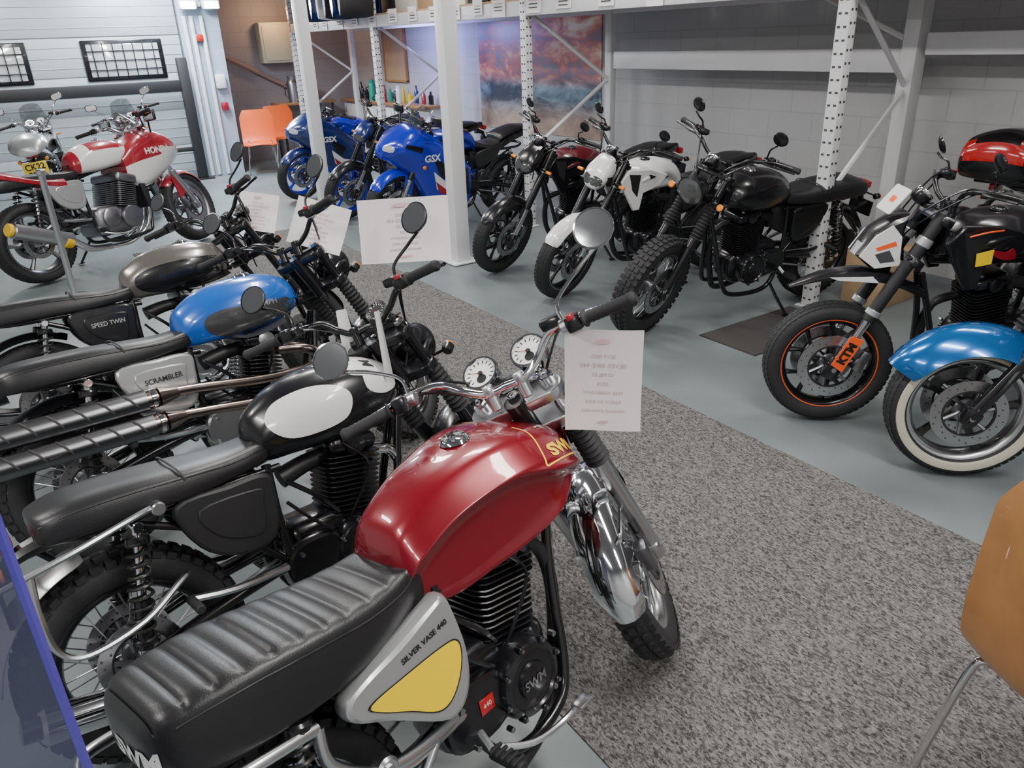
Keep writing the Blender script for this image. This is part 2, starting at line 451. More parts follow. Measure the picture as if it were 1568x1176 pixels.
    if O.gauge:
        for gy in ys:
            p=F(T+.02,gy,.075)+V3((0,0,.02))
            Mg=axisM(p,gn)@Matrix.Scale(O.gs,4)
            lathe(a,[(0,-.055),(.032,-.05),(.04,-.035),(.042,-.005)],'chrome' if O.barc=='chrome' else 'blk',Mg,32)
            lathe(a,[(.042,-.008),(.045,0),(.044,.006),(.039,.006),(.037,.001)],'chrome',Mg,32)
            lathe(a,[(0,.001),(.038,.001)],'dial' if O.barc=='chrome' else 'ink',Mg,32)
            for i in range(13):
                t=rad(-130+260*i/12); 
                q=Mg@Matrix.Rotation(t,4,'Z')@Matrix.Translation((0,.030,.002))
                V=[(-.0012,-.004,0),(.0012,-.004,0),(.0012,.004,0),(-.0012,.004,0)]; a.add(V,[(0,1,2,3)],'ink' if O.barc=='chrome' else 'dial',q)
            q=Mg@Matrix.Rotation(rad(70),4,'Z'); a.add([(-.0016,-.006,.003),(.0016,-.006,.003),(.0006,.026,.003),(-.0006,.026,.003)],[(0,1,2,3)],'redlens',q)
            lathe(a,[(0,.006),(.005,.005),(.006,.001)],'ink',Mg,12)
            lathe(a,[(0,.0015),(.012,.0015),(.012,.002),(.009,.002)],'ink',Mg@Matrix.Translation((0,-.016,0)),16)
        box(a,F(T,0,.05),(.05,.12,.02),'blk',None,.006)
        a.build('gauges',E,ml=S)
    # headlight
    if O.head=='round':
        a=Acc(); p=F(.60,0,.14); Mh=axisM(p,(1,0,-.12))
        lathe(a,[(0,-.10),(.03,-.095),(.06,-.07),(.078,-.03),(.083,.01)],O.headc,Mh,36)
        lathe(a,[(.083,.008),(.087,.016),(.087,.024),(.079,.028)],'chrome' if O.headc!='blk' or O.barc=='chrome' else 'blk',Mh,36)
        lathe(a,[(.079,.026),(.06,.036),(.03,.042),(0,.044)],'glass' if O.headc!='blk' else 'glassdk',Mh,36)
        for s in (-1,1):
            tube(a,[F(.62,s*.1,.0),F(.62,s*.1,.07),p+V3((0,s*.08,0))],.01,'blk',8,3)
            tube(a,[F(.58,s*.1,.04),F(.58,s*.17,.05)],.006,'blk',6,1)
            cyl(a,F(.58,s*.17,.03),F(.58,s*.17,.065),.020,'blk',18,.006,.022); cyl(a,F(.58,s*.17,.062),F(.58,s*.17,.072),.020,O.ind,18,.004)
        a.build('headlight',E,ml=S)
    elif O.head in('mask','wedge'):
        a=Acc(); p=F(.62,0,.12)
        if O.head=='mask':
            hv=loft(a,[(p.x-.08,[(0,p.z+.12),(.06,p.z+.11),(.085,p.z+.03),(.06,p.z-.05),(0,p.z-.06)]),(p.x,[(0,p.z+.09),(.065,p.z+.07),(.10,p.z-.0),(.06,p.z-.08),(0,p.z-.10)]),(p.x+.06,[(0,p.z+.02),(.055,p.z+.01),(.08,p.z-.03),(.045,p.z-.09),(0,p.z-.10)]),(p.x+.085,[(0,p.z-.03),(.03,p.z-.035),(.04,p.z-.05),(.03,p.z-.07),(0,p.z-.075)])],O.headc,3,2)
            th=bvh(hv)
            for s in (-1,1): decal(a,th,axisM(p+V3((.06,s*.035,-.03)),(1,s*.5,.25)),[(-.035,-.03),(.035,-.03),(.04,.02),(-.03,.03)],'glassdk',.002,3,4)
            for s in (-1,1): decal(a,th,sideM(p.x-.02,s*.15,p.z-.01,s),[(-.04,-.03),(.04,-.03),(.03,.01),(-.04,.02)],'blk',.002,1,4)
        else:
            M=frameM(p,X,Z)
            extr(a,[(-.03,-.12),(.06,-.13),(.13,-.07),(.07,.04),(-.01,.10),(-.07,.12),(-.06,.0)],.16,O.headc,M,.035)
            extr(a,[(.065,-.12),(.132,-.072),(.105,-.02),(.05,-.05)],.09,'glass',M,.012)
            for s in (-1,1):
                extr(a,[(-.055,-.11),(.05,-.125),(.125,-.07),(.07,.02),(-.0,.07),(-.045,.02)],.010,'white',frameM(p+V3((0,s*.079,0)),X,Z),.002)
                extr(a,[(-.03,-.09),(.03,-.10),(.06,-.06),(.0,-.04)],.014,'greyp',frameM(p+V3((0,s*.079,0)),X,Z),.001)
                extr(a,[(-.03,-.02),(.05,-.045),(.06,-.03),(-.02,.0)],.014,'orange',frameM(p+V3((0,s*.079,0)),X,Z),.001)
            extr(a,rrect(.17,.13,.012),.004,'whiteflat',frameM(p+V3((-.01,0,.17)),Y,(-.6,0,.8)),.0)
            extr(a,rrect(.05,.03,.008),.007,'orange',frameM(p+V3((-.01,0,.17)),Y,(-.6,0,.8)),.0)
        if O.screen:
            V=[];Ff=[]
            for i in range(7):
                f=i/6
                for j in range(9):
                    t=-1+2*j/8; w=.15*(1-.3*f*f); V.append((p.x+.02-.16*f-.06*t*t,t*w,p.z+.06+O.screen*f-.03*t*t))
            for i in range(6):
                for j in range(8): Ff.append((i*9+j,(i+1)*9+j,(i+1)*9+j+1,i*9+j+1))
            a.add(V,Ff,'screen')
        for s in (-1,1):
            tube(a,[F(.6,s*.1,.04),F(.6,s*.17,.06)],.007,'blk',6,1); box(a,F(.6,s*.185,.06),(.025,.05,.02),O.ind,None,.008)
        a.build('headlight_mask',E,ml=S)
    # tank
    a=Acc(); x0,x1=O.tx; w=O.tw; zt=O.tz
    if O.tank=='swm':
        secs=[]
        tab=[(.40,.815,.74,.05),(.41,.842,.70,.10),(.445,.885,.67,.122),(.54,.935,.655,.140),(.65,.962,.665,.162),(.75,.972,.69,.186),(.84,.962,.735,.198),(.92,.938,.785,.178),(.98,.908,.82,.130),(1.02,.882,.835,.075),(1.035,.868,.84,.03)]
        for xx,zt_,zb,ww_ in tab:
            kn=.72 if xx<.70 else (.80 if xx<.80 else .92)
            secs.append((xx,[(0,zt_),(ww_*.38,zt_-.003),(ww_*.68,zt_-.016),(ww_*.95,zt_-.064),(ww_*1.0,zt_-.078),(ww_*(kn+.17),zt_-.092),(ww_*kn,zt_-.13),(ww_*(kn-.02),zb+.05),(ww_*(kn-.03),zb+.008),(ww_*.3,zb),(0,zb)]))
        VF=loft(a,secs,'red',6,4); tr=bvh(VF)
        for s in (-1,1):
            if s<0: Mx=frameM((.905,-.16,.90),V3((1,.30,-.22)),V3((.1,.62,.78)))
            else: Mx=frameM((.905,.16,.90),V3((-1,.30,.22)),V3((.1,-.62,.78)))
            text_on(a,'SWM',.046,Mx@Matrix.Translation((.005*s*-1,-.008,0)),'gold',tr,.0015,.0022,0,1.4)
            e=1 if s<0 else -1
            for (p,q) in (((-.105*e,-.036),(-.055*e,.10)),((-.105*e,-.036),(.105*e,-.036))):
                L=math.hypot(q[0]-p[0],q[1]-p[1]); dx,dy=(q[0]-p[0])/L,(q[1]-p[1])/L
                V=[]
                for i in range(21):
                    f=i/20; cx,cy=p[0]+(q[0]-p[0])*f,p[1]+(q[1]-p[1])*f
                    V+=[(cx-dy*.0022,cy+dx*.0022,0),(cx+dy*.0022,cy-dx*.0022,0)]
                a.add(project(V,Mx,tr,.0012),[(2*i,2*i+1,2*i+3,2*i+2) for i in range(20)],'gold')
        cp=V3((.705,0,.970))
    elif O.tank=='classic':
        ts=[0,.02,.08,.22,.4,.58,.75,.88,.96,1.0]; wf=[.3,.48,.62,.78,.92,1,1,.88,.66,.35]
        tp=[-.13,-.10,-.07,-.028,-.006,0,-.006,-.03,-.06,-.10]; bt=[.02,.0,-.01,-.01,-.01,0,.01,.03,.05,.07]; zb=zt-.23
        secs=[(x0+(x1-x0)*t,[(0,zt+p),(w*f*.42,zt+p-.008),(w*f*.80,zt+p-.04),(w*f,zt+p*.8-.095),(w*f*.97,zb+b+.05),(w*f*.75,zb+b+.008),(w*f*.3,zb+b),(0,zb+b+.01)]) for t,f,p,b in zip(ts,wf,tp,bt)]
        VF=loft(a,secs,O.tcol,6,4,matfn=O.tmatfn); tr=bvh(VF); cp=V3((x0+(x1-x0)*.62,0,zt-.003))
    else:
        zb=zt-.22
        ts=[0,.03,.15,.35,.55,.75,.9,1.0]; wf=[.3,.45,.55,.75,1.0,1.12,1.0,.55]; tp=[-.14,-.11,-.05,-.008,0,-.012,-.045,-.10]
        secs=[(x0+(x1-x0)*t,[(0,zt+p),(w*f*.45,zt+p-.006),(w*f*.85,zt+p-.045),(w*f,zt+p-.08),(w*f*.72,zt+p-.13),(w*f*.7,zb+.03),(w*f*.4,zb),(0,zb)]) for t,f,p in zip(ts,wf,tp)]
        VF=loft(a,secs,O.tcol,5,4,matfn=O.tmatfn); tr=bvh(VF); cp=V3((x0+(x1-x0)*.62,0,zt-.003))
        for s in (-1,1):
            P=[(.0,.04),(.16,.09),(.34,.10),(.40,.02),(.36,-.06),(.27,-.20),(.22,-.20),(.20,-.08),(.06,-.03)]
            extr(a,P,.028,O.side if O.side else O.tcol,frameM((x1-.30,s*(w*1.02),zt-.12),(1,-s*.05,0),Z),.008)
            extr(a,[(.24,.06),(.34,.07),(.30,-.05),(.25,-.10)],.034,'blkmatt',frameM((x1-.30,s*(w*1.02),zt-.12),(1,-s*.05,0),Z),.004)
    lathe(a,[(0,.014),(.012,.014),(.03,.011),(.036,.006),(.040,0)],'chrome' if O.tank!='sport' else 'blk',axisM(cp,(-.05,0,1)),28)
    lathe(a,[(.014,.014),(.018,.018),(.0,.019)],'chrome',axisM(cp,(-.05,0,1)),16)
    for i in range(8):
        t=2*math.pi*i/8; lathe(a,[(0,.012),(.004,.012),(.005,.008)],'aludark',axisM(cp+V3((.03*math.cos(t),.03*math.sin(t),0)),(0,0,1)),8)
    if 'tankdec' in o: o['tankdec'](a,tr)
    a.build('fuel_tank',E,50)
    # seat
    a=Acc()
    if O.seat=='ribbed':
        def ds(p):
            x_,y_,z_=p
            f=max(0,min(1,(z_-(.785))/.02))*(1 if abs(y_)<.115 else max(0,1-(abs(y_)-.115)/.018))
            if -.15<x_<.44: 
                rb=abs(math.sin(math.pi*(x_+.15)/.056))
                z_+=f*(.012*rb**.30-.011)
            return (x_,y_,z_)
        tab=[(-.175,.775,.725,.05),(-.162,.810,.70,.100),(-.12,.832,.685,.128),(.0,.832,.675,.142),(.15,.815,.67,.142),(.28,.800,.675,.134),(.38,.80,.685,.118),(.43,.815,.70,.10),(.465,.82,.72,.075)]
        secs=[(xx,[(0,z1),(ww_*.6,z1-.002),(ww_*.88,z1-.010),(ww_*1.0,z1-.035),(ww_*1.05,z0+.03),(ww_*.98,z0),(ww_*.5,z0-.004),(0,z0-.004)]) for xx,z1,z0,ww_ in tab]
        VF=loft(a,secs,'leather',18,5,disp=ds)
        tr=bvh(VF); text_on(a,'SWM',.052,frameM((-.21,-.07,.745),(.50,-.86,0),(0,0,1)),'white',tr,.002,.002,0,1.15)
        for s in (-1,1): tube(a,[(xx,s*ww_*1.01,z1-.034) for xx,z1,z0,ww_ in tab[2:-1]],.0022,'blkmatt',6,4)
    elif O.seat=='flat':
        z=O.sz; q0=O.sx0
        tab=[(q0,z-.02,z-.06,.06),(q0+.015,z+.0,z-.075,.11),(q0+.10,z+.015,z-.08,.13),(.1,z+.012,z-.08,.132),(.25,z-.0,z-.085,.128),(.38,z-.01,z-.08,.112),(x0+.02,z-.005,z-.07,.09),(x0+.05,z+.0,z-.05,.06)]
        def ds(p):
            x_,y_,z_=p
            if q0+.05<x_<.22 and z_>z-.005: z_-=.003*(abs(math.sin(math.pi*y_/.03))<.25)
            return (x_,y_,z_)
        secs=[(xx,[(0,z1),(ww_*.6,z1-.001),(ww_*.9,z1-.012),(ww_*1.0,z1-.03),(ww_*1.03,z0+.02),(ww_*.95,z0),(ww_*.5,z0),(0,z0)]) for xx,z1,z0,ww_ in tab]
        loft(a,secs,O.seatm,6,5)
        for s in (-1,1): tube(a,[(xx,s*ww_*.98,z1-.024) for xx,z1,z0,ww_ in tab[1:-1]],.003,'blkmatt',6,4)
        tube(a,[(.235,-.13,z-.03),(.225,-.11,z+.002),(.22,0,z+.014),(.225,.11,z+.002),(.235,.13,z-.03)],.0035,'blkmatt',6,4)
    else:
        z=O.sz
        loft(a,[(.18,[(0,z+.0),(.08,z-.01),(.10,z-.04),(0,z-.06)]),(.3,[(0,z-.03),(.11,z-.035),(.13,z-.06),(0,z-.09)]),(.42,[(0,z-.01),(.08,z-.02),(.09,z-.06),(0,z-.09)]),(.5,[(0,z+.03),(.05,z+.01),(.06,z-.05),(0,z-.07)])],O.seatm)
        loft(a,[(-.22,[(0,z+.10),(.05,z+.10),(.06,z+.08),(0,z+.07)]),(-.05,[(0,z+.11),(.09,z+.10),(.10,z+.075),(0,z+.05)]),(.17,[(0,z+.055),(.10,z+.045),(.11,z+.01),(0,z-.0)]),(.2,[(0,z+.01),(.08,z+.0),(.09,z-.02),(0,z-.03)])],O.seatm)
        loft(a,[(-.32,[(0,z+.09),(.02,z+.085),(.03,z+.06),(0,z+.05)]),(-.18,[(0,z+.085),(.07,z+.08),(.09,z+.03),(0,z+.0)]),(.05,[(0,z+.06),(.09,z+.05),(.125,z-.02),(0,z-.06)]),(.25,[(0,z-.03),(.09,z-.05),(.13,z-.10),(0,z-.14)]),(.42,[(0,z-.06),(.09,z-.07),(.11,z-.12),(0,z-.16)])],O.tail or O.tcol,5,2)
    a.build('seat',E,60)
    # frame
    a=Acc(); fr=O.frame; sz=O.sz-.085; fx=O.wb-1.42
    tube(a,[(1.02+fx,0,.80),(.75,0,.78),(.47,0,sz)],.022,fr)
    for s in (-1,1):
        tube(a,[(.52,s*.08,sz-.02),(.2,s*.10,sz-.005),(-.03,s*.10,sz+.0),(-.12,s*.06,sz+.01),(-.14,0,sz+.01)],.012,fr)
        tube(a,[(1.06+fx,s*.02,.74),(.99+fx,s*.05,.52),(.92+fx,s*.10,.27),(.84+fx,s*.12,.20),(.60,s*.12,.19),(.50,s*.11,.27),(.47,s*.10,.5),(.48,s*.08,sz)],.015,fr)
        tube(a,[(.49,s*.10,.38),(.30,s*.10,.58),(.08,s*.105,sz-.02)],.011,fr)
        tube(a,[(.50,s*.09,.40),(.25,s*.105,.37),(-.02,s*.11,O.rR)],.020,fr,10)
        box(a,(-.02,s*.118,O.rR),(.09,.012,.05),'steel',None,.004)
        cyl(a,(0,s*.10,O.rR),(0,s*.135,O.rR),.014,'chrome',6)
        if O.shock:
            p0=V3((.0,s*.145,O.rR+.04)); p1=V3((O.shx,s*.128,sz-.02)); dd=(p1-p0)
            cyl(a,p0,p1,.013,'chrome',12); cyl(a,p0+dd*.05,p0+dd*.45,.023,'blk',16,.004)
            cyl(a,p0+dd*.10,p0+dd*.14,.034,'blk',16,.004); cyl(a,p0+dd*.86,p0+dd*.93,.032,'blk',16,.006)
            spring(a,p0+dd*.13,p0+dd*.88,.029,.0052,9,'springs')
            for q in (p0,p1): cyl(a,q-V3((0,s*.03,0)),q+V3((0,s*.02,0)),.016,'chrome',14,.003)
        tube(a,[(.48,s*.12,.33),(.47,s*.17,.30)],.012,'alu',8,1)
        cyl(a,(.47,s*.17,.30),(.47,s*.27,.30),.016,'rubber',12,.004); 
        for i in range(5): box(a,(.47,s*(.185+i*.018),.317),(.04,.008,.008),'rubber',None,.002)
        tube(a,[(.45,s*.12,.40),(.28,s*.15,.42),(.15,s*.15,.45)],.012,'alu' if s<0 else fr,8,3)
        cyl(a,(.15,s*.15,.45),(.15,s*.25,.45),.014,'rubber',10,.004)
    tube(a,[(.50,-.15,.28),(.58,-.19,.25),(.68,-.20,.24),(.74,-.21,.26)],[.009,.008,.008,.007],'alu',8,4); box(a,(.74,-.22,.265),(.05,.035,.01),'alu',None,.003)
    yl=.27; tube(a,[(.52,.12,.22),(.50,.2,.13),(.47,yl,yl*math.tan(lean)+.008)],.010,'blk',8,2); box(a,(.47,yl,yl*math.tan(lean)+.003),(.05,.03,.008),'blk',None,.002)
    cyl(a,(.5,-.12,.4),(.5,.12,.4),.02,'alu',14,.003)
    for zz in (.05,-.05): tube(a,[(0,.09,O.rR+zz*1.6),(.52,.09,.39+zz*.7)],.007,'steel',6,1)
    a.build('frame',E)
    # side covers
    a=Acc()
    if O.side and O.tank!='sport':
        for s in (-1,1):
            if O.tank=='swm':
                P=[(-.19,.02),(-.18,-.02),(-.10,-.075),(.02,-.165),(.075,-.175),(.115,-.13),(.13,-.04),(.115,.075),(.10,.11),(.065,.105),(-.04,.075),(-.15,.045)]
                Mx=frameM((.345,s*.145,.625),(1,0,0),Z)
                extr(a,crc(P,4),.05,'silver',Mx,.016)
                Y_=[(-.135,-.006),(-.115,-.035),(-.05,-.080),(.01,-.125),(.05,-.125),(.085,-.09),(.105,-.04),(.10,-.005),(.06,.004),(-.04,.002)]
                out=crc(Y_,4)
                Mz=Mx@Matrix.Translation((0,0,(.0262 if s<0 else -.0262)))
                extr(a,out,.002,'yellow',Mz,.0006)
                cxx=sum(p[0] for p in out)/len(out); cyy=sum(p[1] for p in out)/len(out)
                extr(a,[(cxx+(p[0]-cxx)*1.035,cyy+(p[1]-cyy)*1.05) for p in out],.001,'ink',Mz,.0)
                if s<0:
                    Mt=Mx@Matrix.Translation((.022,.043,.0266))@Matrix.Rotation(rad(9),4,'Z')
                    text_on(a,'SILVER VASE 440',.0185,Mt,'ink',None,.001,.0005,0,1.0)
            else:
                P=[(-.16,.09),(-.12,-.05),(-.02,-.12),(.10,-.11),(.13,.02),(.12,.09),(.0,.10)]
                extr(a,crc(P,4),.03,O.side,frameM((.34,s*.125,.625),(1,0,0),Z),.012)
                P=[(-.10,.06),(-.06,-.04),(.06,-.08),(.09,.02),(.08,.06)]
                extr(a,crc(P,4),.036,O.side,frameM((.34,s*.127,.625),(1,0,0),Z),.006)
                if s<0 and 'sidetxt' in o: text_on(a,o['sidetxt'],.03,frameM((.34,-.1475,.645),(1,0,0),Z),'ink' if O.side!='blk' else 'silver',None,.001,.0004,0,.9)
    elif O.tank=='sport':
        for s in (-1,1):
            P=[(-.16,.12),(-.05,-.02),(.12,-.06),(.14,.08)]
            extr(a,crc(P,4),.03,'plastic',frameM((.36,s*.12,.64),(1,0,0),Z),.01)
    box(a,(.36,0,.62),(.22,.17,.20),'plastic',None,.04)
    if O.rfend: fender(a,(0,0,O.rR),O.rR+.05,62,158,O.wR*.5+.012,O.rfend,drop=.03)
    zt_=O.sz-.05 if O.seat!='sport' else O.sz+.03
    xt=O.sx0-.03 if O.seat!='sport' else -.3
    if O.seat=='ribbed': xt=-.13
    tube(a,[(xt+.06,0,zt_-.04),(xt-.03,0,zt_-.06),(xt-.07,0,zt_-.12)],[.03,.022,.018],'blk',8,3)
    box(a,(xt-.04,0,zt_-(.13 if O.seat=='ribbed' else 0)),(.05,.11,.05),'redlens',None,.014)
    if 'plate' in o:
        box(a,(xt-.12,0,zt_-.15),(.012,.23,.18),'plateyel',None,.003)
        for k_,t_ in enumerate(o['plate'].split()): text_on(a,t_,.085,frameM((xt-.1275,0,zt_-.11-k_*.08),(0,-1,0),Z),'ink',None,.001,.002,0,.95)
    else: box(a,(xt-.08,0,zt_-(.16 if O.seat!='ribbed' else .22)),(.012,.18,.10),'blk',None,.003)
    if O.ind!='blk' :
      for s in (-1,1):
        tube(a,[(xt-.04,0,zt_-.05),(xt-.04,s*.12,zt_-.05)],.006,'blk',6,1); cyl(a,(xt-.02,s*.13,zt_-.05),(xt-.06,s*.13,zt_-.05),.02,'blk',16,.006); cyl(a,(xt-.058,s*.13,zt_-.05),(xt-.068,s*.13,zt_-.05),.018,O.ind,16,.003)
    a.build('bodywork',E)
    EX=Matrix.Translation((O.ex,0,0))
    # engine
    a=Acc(); ec,cv=O.engc,O.engcov
    if O.eng in('single','twin'):
        box(a,(.66,0,.35),(.36,.20,.22),ec,None,.06,3); box(a,(.60,0,.43),(.22,.18,.14),ec,None,.04,3)
        box(a,(.80,0,.36),(.14,.17,.18),ec,None,.05,3)
        for s in (-1,1):
            lathe(a,[(.105,0),(.103,.045),(.095,.06),(.080,.066),(.076,.060),(.05,.060),(.046,.068),(0,.070)],cv,axisM((.72,s*.085,.36),(0,s,0)),36)
            for i in range(8):
                t=2*math.pi*i/8+.2; q=V3((.72+.098*math.cos(t),s*.13,.36+.098*math.sin(t))); cyl(a,q,q+V3((0,s*.022,0)),.009,cv,10,.002); cyl(a,q+V3((0,s*.02,0)),q+V3((0,s*.026,0)),.005,'steel',6)
            P=[(-.12,-.05),(-.06,-.085),(.05,-.08),(.07,.0),(.05,.07),(-.06,.08),(-.12,.04)]
            extr(a,crc(P,4),.04,cv,frameM((.575,s*.11,.38),(1,0,0),Z),.014)
        if O.tank=='swm':
            text_on(a,'SWM',.034,frameM((.72,-.1565,.36),(1,0,0),Z),'steel',None,.001,.0006)
            box(a,(.575,-.132,.385),(.045,.003,.04),'redlens',None,.001)
            text_on(a,'440',.018,frameM((.575,-.134,.385),(1,0,0),Z),'white')
        ys=(0,) if O.eng=='single' else (-.075,.075)
        b0=V3((.73,0,.43)); dr=V3((.18,0,1)).normalized(); fw_=.185 if O.eng=='single' else .15
        cyl(a,b0,b0+dr*.22,.06,ec,20)
        for cy_ in ys:
            for i in range(13):
                pz=b0+dr*(.03+i*.0165)+V3((0,cy_,0)); sc_=1 if i<9 else 1.06
                extr(a,rrect(fw_*sc_ if O.eng=='single' else .14,fw_*1.02*sc_,.03,3),.0045,ec,frameM(pz,(0,1,0),(-1,0,.18)),.001,'alu' if O.eng=='single' and O.tank=='swm' and 2<i<10 else ec)
        hc=b0+dr*.265
        box(a,hc,(.18,.18 if O.eng=='single' else .30,.065),ec,Matrix.Rotation(.18,3,'Y'),.028,3)
        for s in (-1,1):
            for q in (-.06,.06): cyl(a,hc+V3((q,s*.07,.03)),hc+V3((q,s*.07,.042)),.009,'steel',6)
            lathe(a,[(.035,0),(.034,.012),(.02,.016),(0,.016)],cv,axisM(hc+V3((0,s*(.09 if O.eng=='single' else .148),0)),(0,s,0)),20)
        tube(a,[hc+V3((-.05,0,-.03)),hc+V3((-.14,0,-.03)),hc+V3((-.24,0,-.05))],[.028,.03,.035],'plastic',12,3)
        tube(a,[hc+V3((0,-.02,.04)),hc+V3((-.04,-.09,.02)),hc+V3((.02,-.12,-.08)),(.70,-.10,.46)],.005,'blk',6,5)
        tube(a,[(.62,-.13,.46),(.56,-.14,.52),(.50,-.12,.60)],.006,'blk',6,5); tube(a,[(.66,-.11,.5),(.60,-.13,.58),(.52,-.1,.66)],.008,'blk',6,5)
        for q in ((.52,.30),(.50,.42),(.63,.27),(.80,.28),(.83,.42)): cyl(a,(q[0],-.12,q[1]),(q[0],-.138,q[1]),.008,'steel',6)
    else:
        box(a,(.68,0,.36),(.42,.34,.24),ec,None,.06,3); b0=V3((.76,0,.43)); dr=V3((.30,0,1)).normalized()
        for i in range(12): extr(a,rrect(.40,.17,.025,3),.007,ec,frameM(b0+dr*(.02+i*.0165),(0,1,0),(-1,0,.3)),.001)
        box(a,b0+dr*.25,(.19,.40,.08),cv,Matrix.Rotation(.30,3,'Y'),.03,3)
        cyl(a,b0+dr*.0,b0+dr*.22,.07,ec)
        for s in (-1,1):
            lathe(a,[(.10,0),(.098,.04),(.085,.055),(.05,.058),(0,.06)],cv,axisM((.78,s*.15,.36),(0,s,0)),30)
            lathe(a,[(.08,0),(.078,.03),(.065,.04),(0,.042)],cv,axisM((.60,s*.15,.38),(0,s,0)),30)
        box(a,(.98,0,.55),(.05,.34,.30),'blkmatt',Matrix.Rotation(-.1,3,'Y'),.01)
    a.build('engine',E,ml=EX)
    # exhaust
    a=Acc(); xc=O.exc
    if O.exh=='low':
        tube(a,[(.83,-.02,.64),(.93,-.03,.60),(.95,-.04,.48),(.90,-.05,.30),(.80,-.08,.16),(.5,-.14,.15),(.25,-.17,.20)],.019,xc,12,6)
        cyl(a,(.25,-.175,.20),(.14,-.18,.225),.025,xc,20,0,.048); cyl(a,(.14,-.18,.225),(-.28,-.20,.32),.048,xc,24,.01); cyl(a,(-.27,-.2,.32),(-.32,-.202,.331),.03,'blk',18)
        if O.eng!='single': tube(a,[(.83,.05,.64),(.95,.07,.60),(.98,.08,.48),(.94,.09,.28),(.80,.12,.17),(.6,.0,.16)],.021,xc,12,6)
    elif O.exh=='scram':
        for i,(dz,dy) in enumerate(((0,0),(.095,.02))):
            ys_=-.06 if i==0 else .03
            tube(a,[(.84,ys_,.62),(.96,ys_-.02,.60),(1.0,-.14+dy,.56),(.92,-.20+dy,.47+dz*.6),(.72,-.215+dy,.45+dz*.9),(.45,-.22+dy,.485+dz),(.34,-.225+dy,.50+dz)],.020,'titan',12,6)
            p0=V3((.36,-.225+dy,.495+dz)); p1=V3((-.36,-.245+dy,.515+dz))
            cyl(a,p0,p0+(p1-p0)*.1,.022,'titan',20,0,.038); cyl(a,p0+(p1-p0)*.1,p1,.038,'titan',24,.008); cyl(a,p1,p1+(p1-p0)*.03,.024,'blk',16)
            for q in (.12,.5,.93): cyl(a,p0+(p1-p0)*q,p0+(p1-p0)*(q+.025),.0405,'chrome',24,.002)
            dd=(p1-p0).normalized()
            V=[];Ff=[]
            for k_ in range(13):
                for j in range(9):
                    t=rad(-62+134*j/8); V.append((p0+dd*(.12+.56*k_/12))+V3((0,-.0455*math.cos(t),.0455*math.sin(t))))
            for k_ in range(12):
                for j in range(8): Ff.append((k_*9+j,(k_+1)*9+j,(k_+1)*9+j+1,k_*9+j+1))
            a.add(V,Ff,'shield')
            for k_ in range(6):
                q=p0+dd*(.18+.085*k_); w1=.02
                pts=[q+dd*(w1*(j/4-.5)*2)+V3((0,-.0465*math.cos(rad(-15+j*20)),.0465*math.sin(rad(-15+j*20)))) for j in range(5)]
                tube(a,pts,[.002,.0045,.0045,.0045,.002],'holes',6,2)
    elif O.exh=='four':
        for i in range(4):
            y_=-.13+i*.087
            tube(a,[(.86,y_,.62),(.98,y_,.58),(1.0,y_,.42),(.93,y_*.8,.24),(.75,y_*.5-.03,.15),(.55,-.05,.15)],.018,xc,10,5)
        tube(a,[(.58,-.05,.15),(.35,-.13,.18),(.2,-.18,.28)],.028,xc,12,5)
        cyl(a,(.2,-.18,.28),(-.25,-.24,.45),.058,'steel',24,.01); cyl(a,(-.25,-.24,.45),(-.28,-.243,.462),.05,'gold',20,.006)
        cyl(a,(.19,-.178,.277),(.12,-.19,.30),.060,'gold',24,.006)
    elif O.exh=='short':
        tube(a,[(.83,-.03,.60),(.97,-.04,.55),(.97,-.06,.35),(.85,-.08,.18),(.6,-.1,.15),(.35,-.14,.2)],.021,'blkmatt',12,6)
        cyl(a,(.35,-.15,.22),(-.1,-.20,.42),.05,'blkmatt',20,.015)
    a.build('exhaust',E,ml=EX)
    return E,S,F
# ------------------------------------------------------------------ room
def plane(name,V,m):
    me=bpy.data.meshes.new(name); me.from_pydata(V,[],[(0,1,2,3)]); me.materials.append(MATS[m]); ob=bpy.data.objects.new(name,me); bpy.context.scene.collection.objects.link(ob); return ob
def nodemat(name):
    m=bpy.data.materials.new(name); m.use_nodes=True; MATS[name]=m
    return m,m.node_tree,m.node_tree.nodes['Principled BSDF']
m,nt,b=nodemat('carpet')
tc=nt.nodes.new('ShaderNodeTexCoord'); 
n1=nt.nodes.new('ShaderNodeTexVoronoi'); n1.inputs['Scale'].default_value=190
n2=nt.nodes.new('ShaderNodeTexNoise'); n2.inputs['Scale'].default_value=380; n2.inputs['Detail'].default_value=2
n3=nt.nodes.new('ShaderNodeTexNoise'); n3.inputs['Scale'].default_value=60; n3.inputs['Detail'].default_value=3
mp=nt.nodes.new('ShaderNodeMapping'); mp.inputs['Scale'].default_value=(1.0,.5,1); mp.inputs['Rotation'].default_value=(0,0,.5)
nt.links.new(tc.outputs['Object'],mp.inputs['Vector'])
for n in (n1,n2,n3): nt.links.new(mp.outputs[0],n.inputs['Vector'])
r=nt.nodes.new('ShaderNodeValToRGB'); r.color_ramp.elements[0].position=.36; r.color_ramp.elements[0].color=(.034,.032,.031,1); r.color_ramp.elements[1].position=.70; r.color_ramp.elements[1].color=(.21,.20,.193,1)
mx=nt.nodes.new('ShaderNodeMath'); mx.operation='MULTIPLY_ADD'; mx.inputs[1].default_value=.38
nt.links.new(n1.outputs['Color'],mx.inputs[0]); 
ms=nt.nodes.new('ShaderNodeMath'); ms.operation='MULTIPLY'; ms.inputs[1].default_value=.44; nt.links.new(n2.outputs['Fac'],ms.inputs[0])
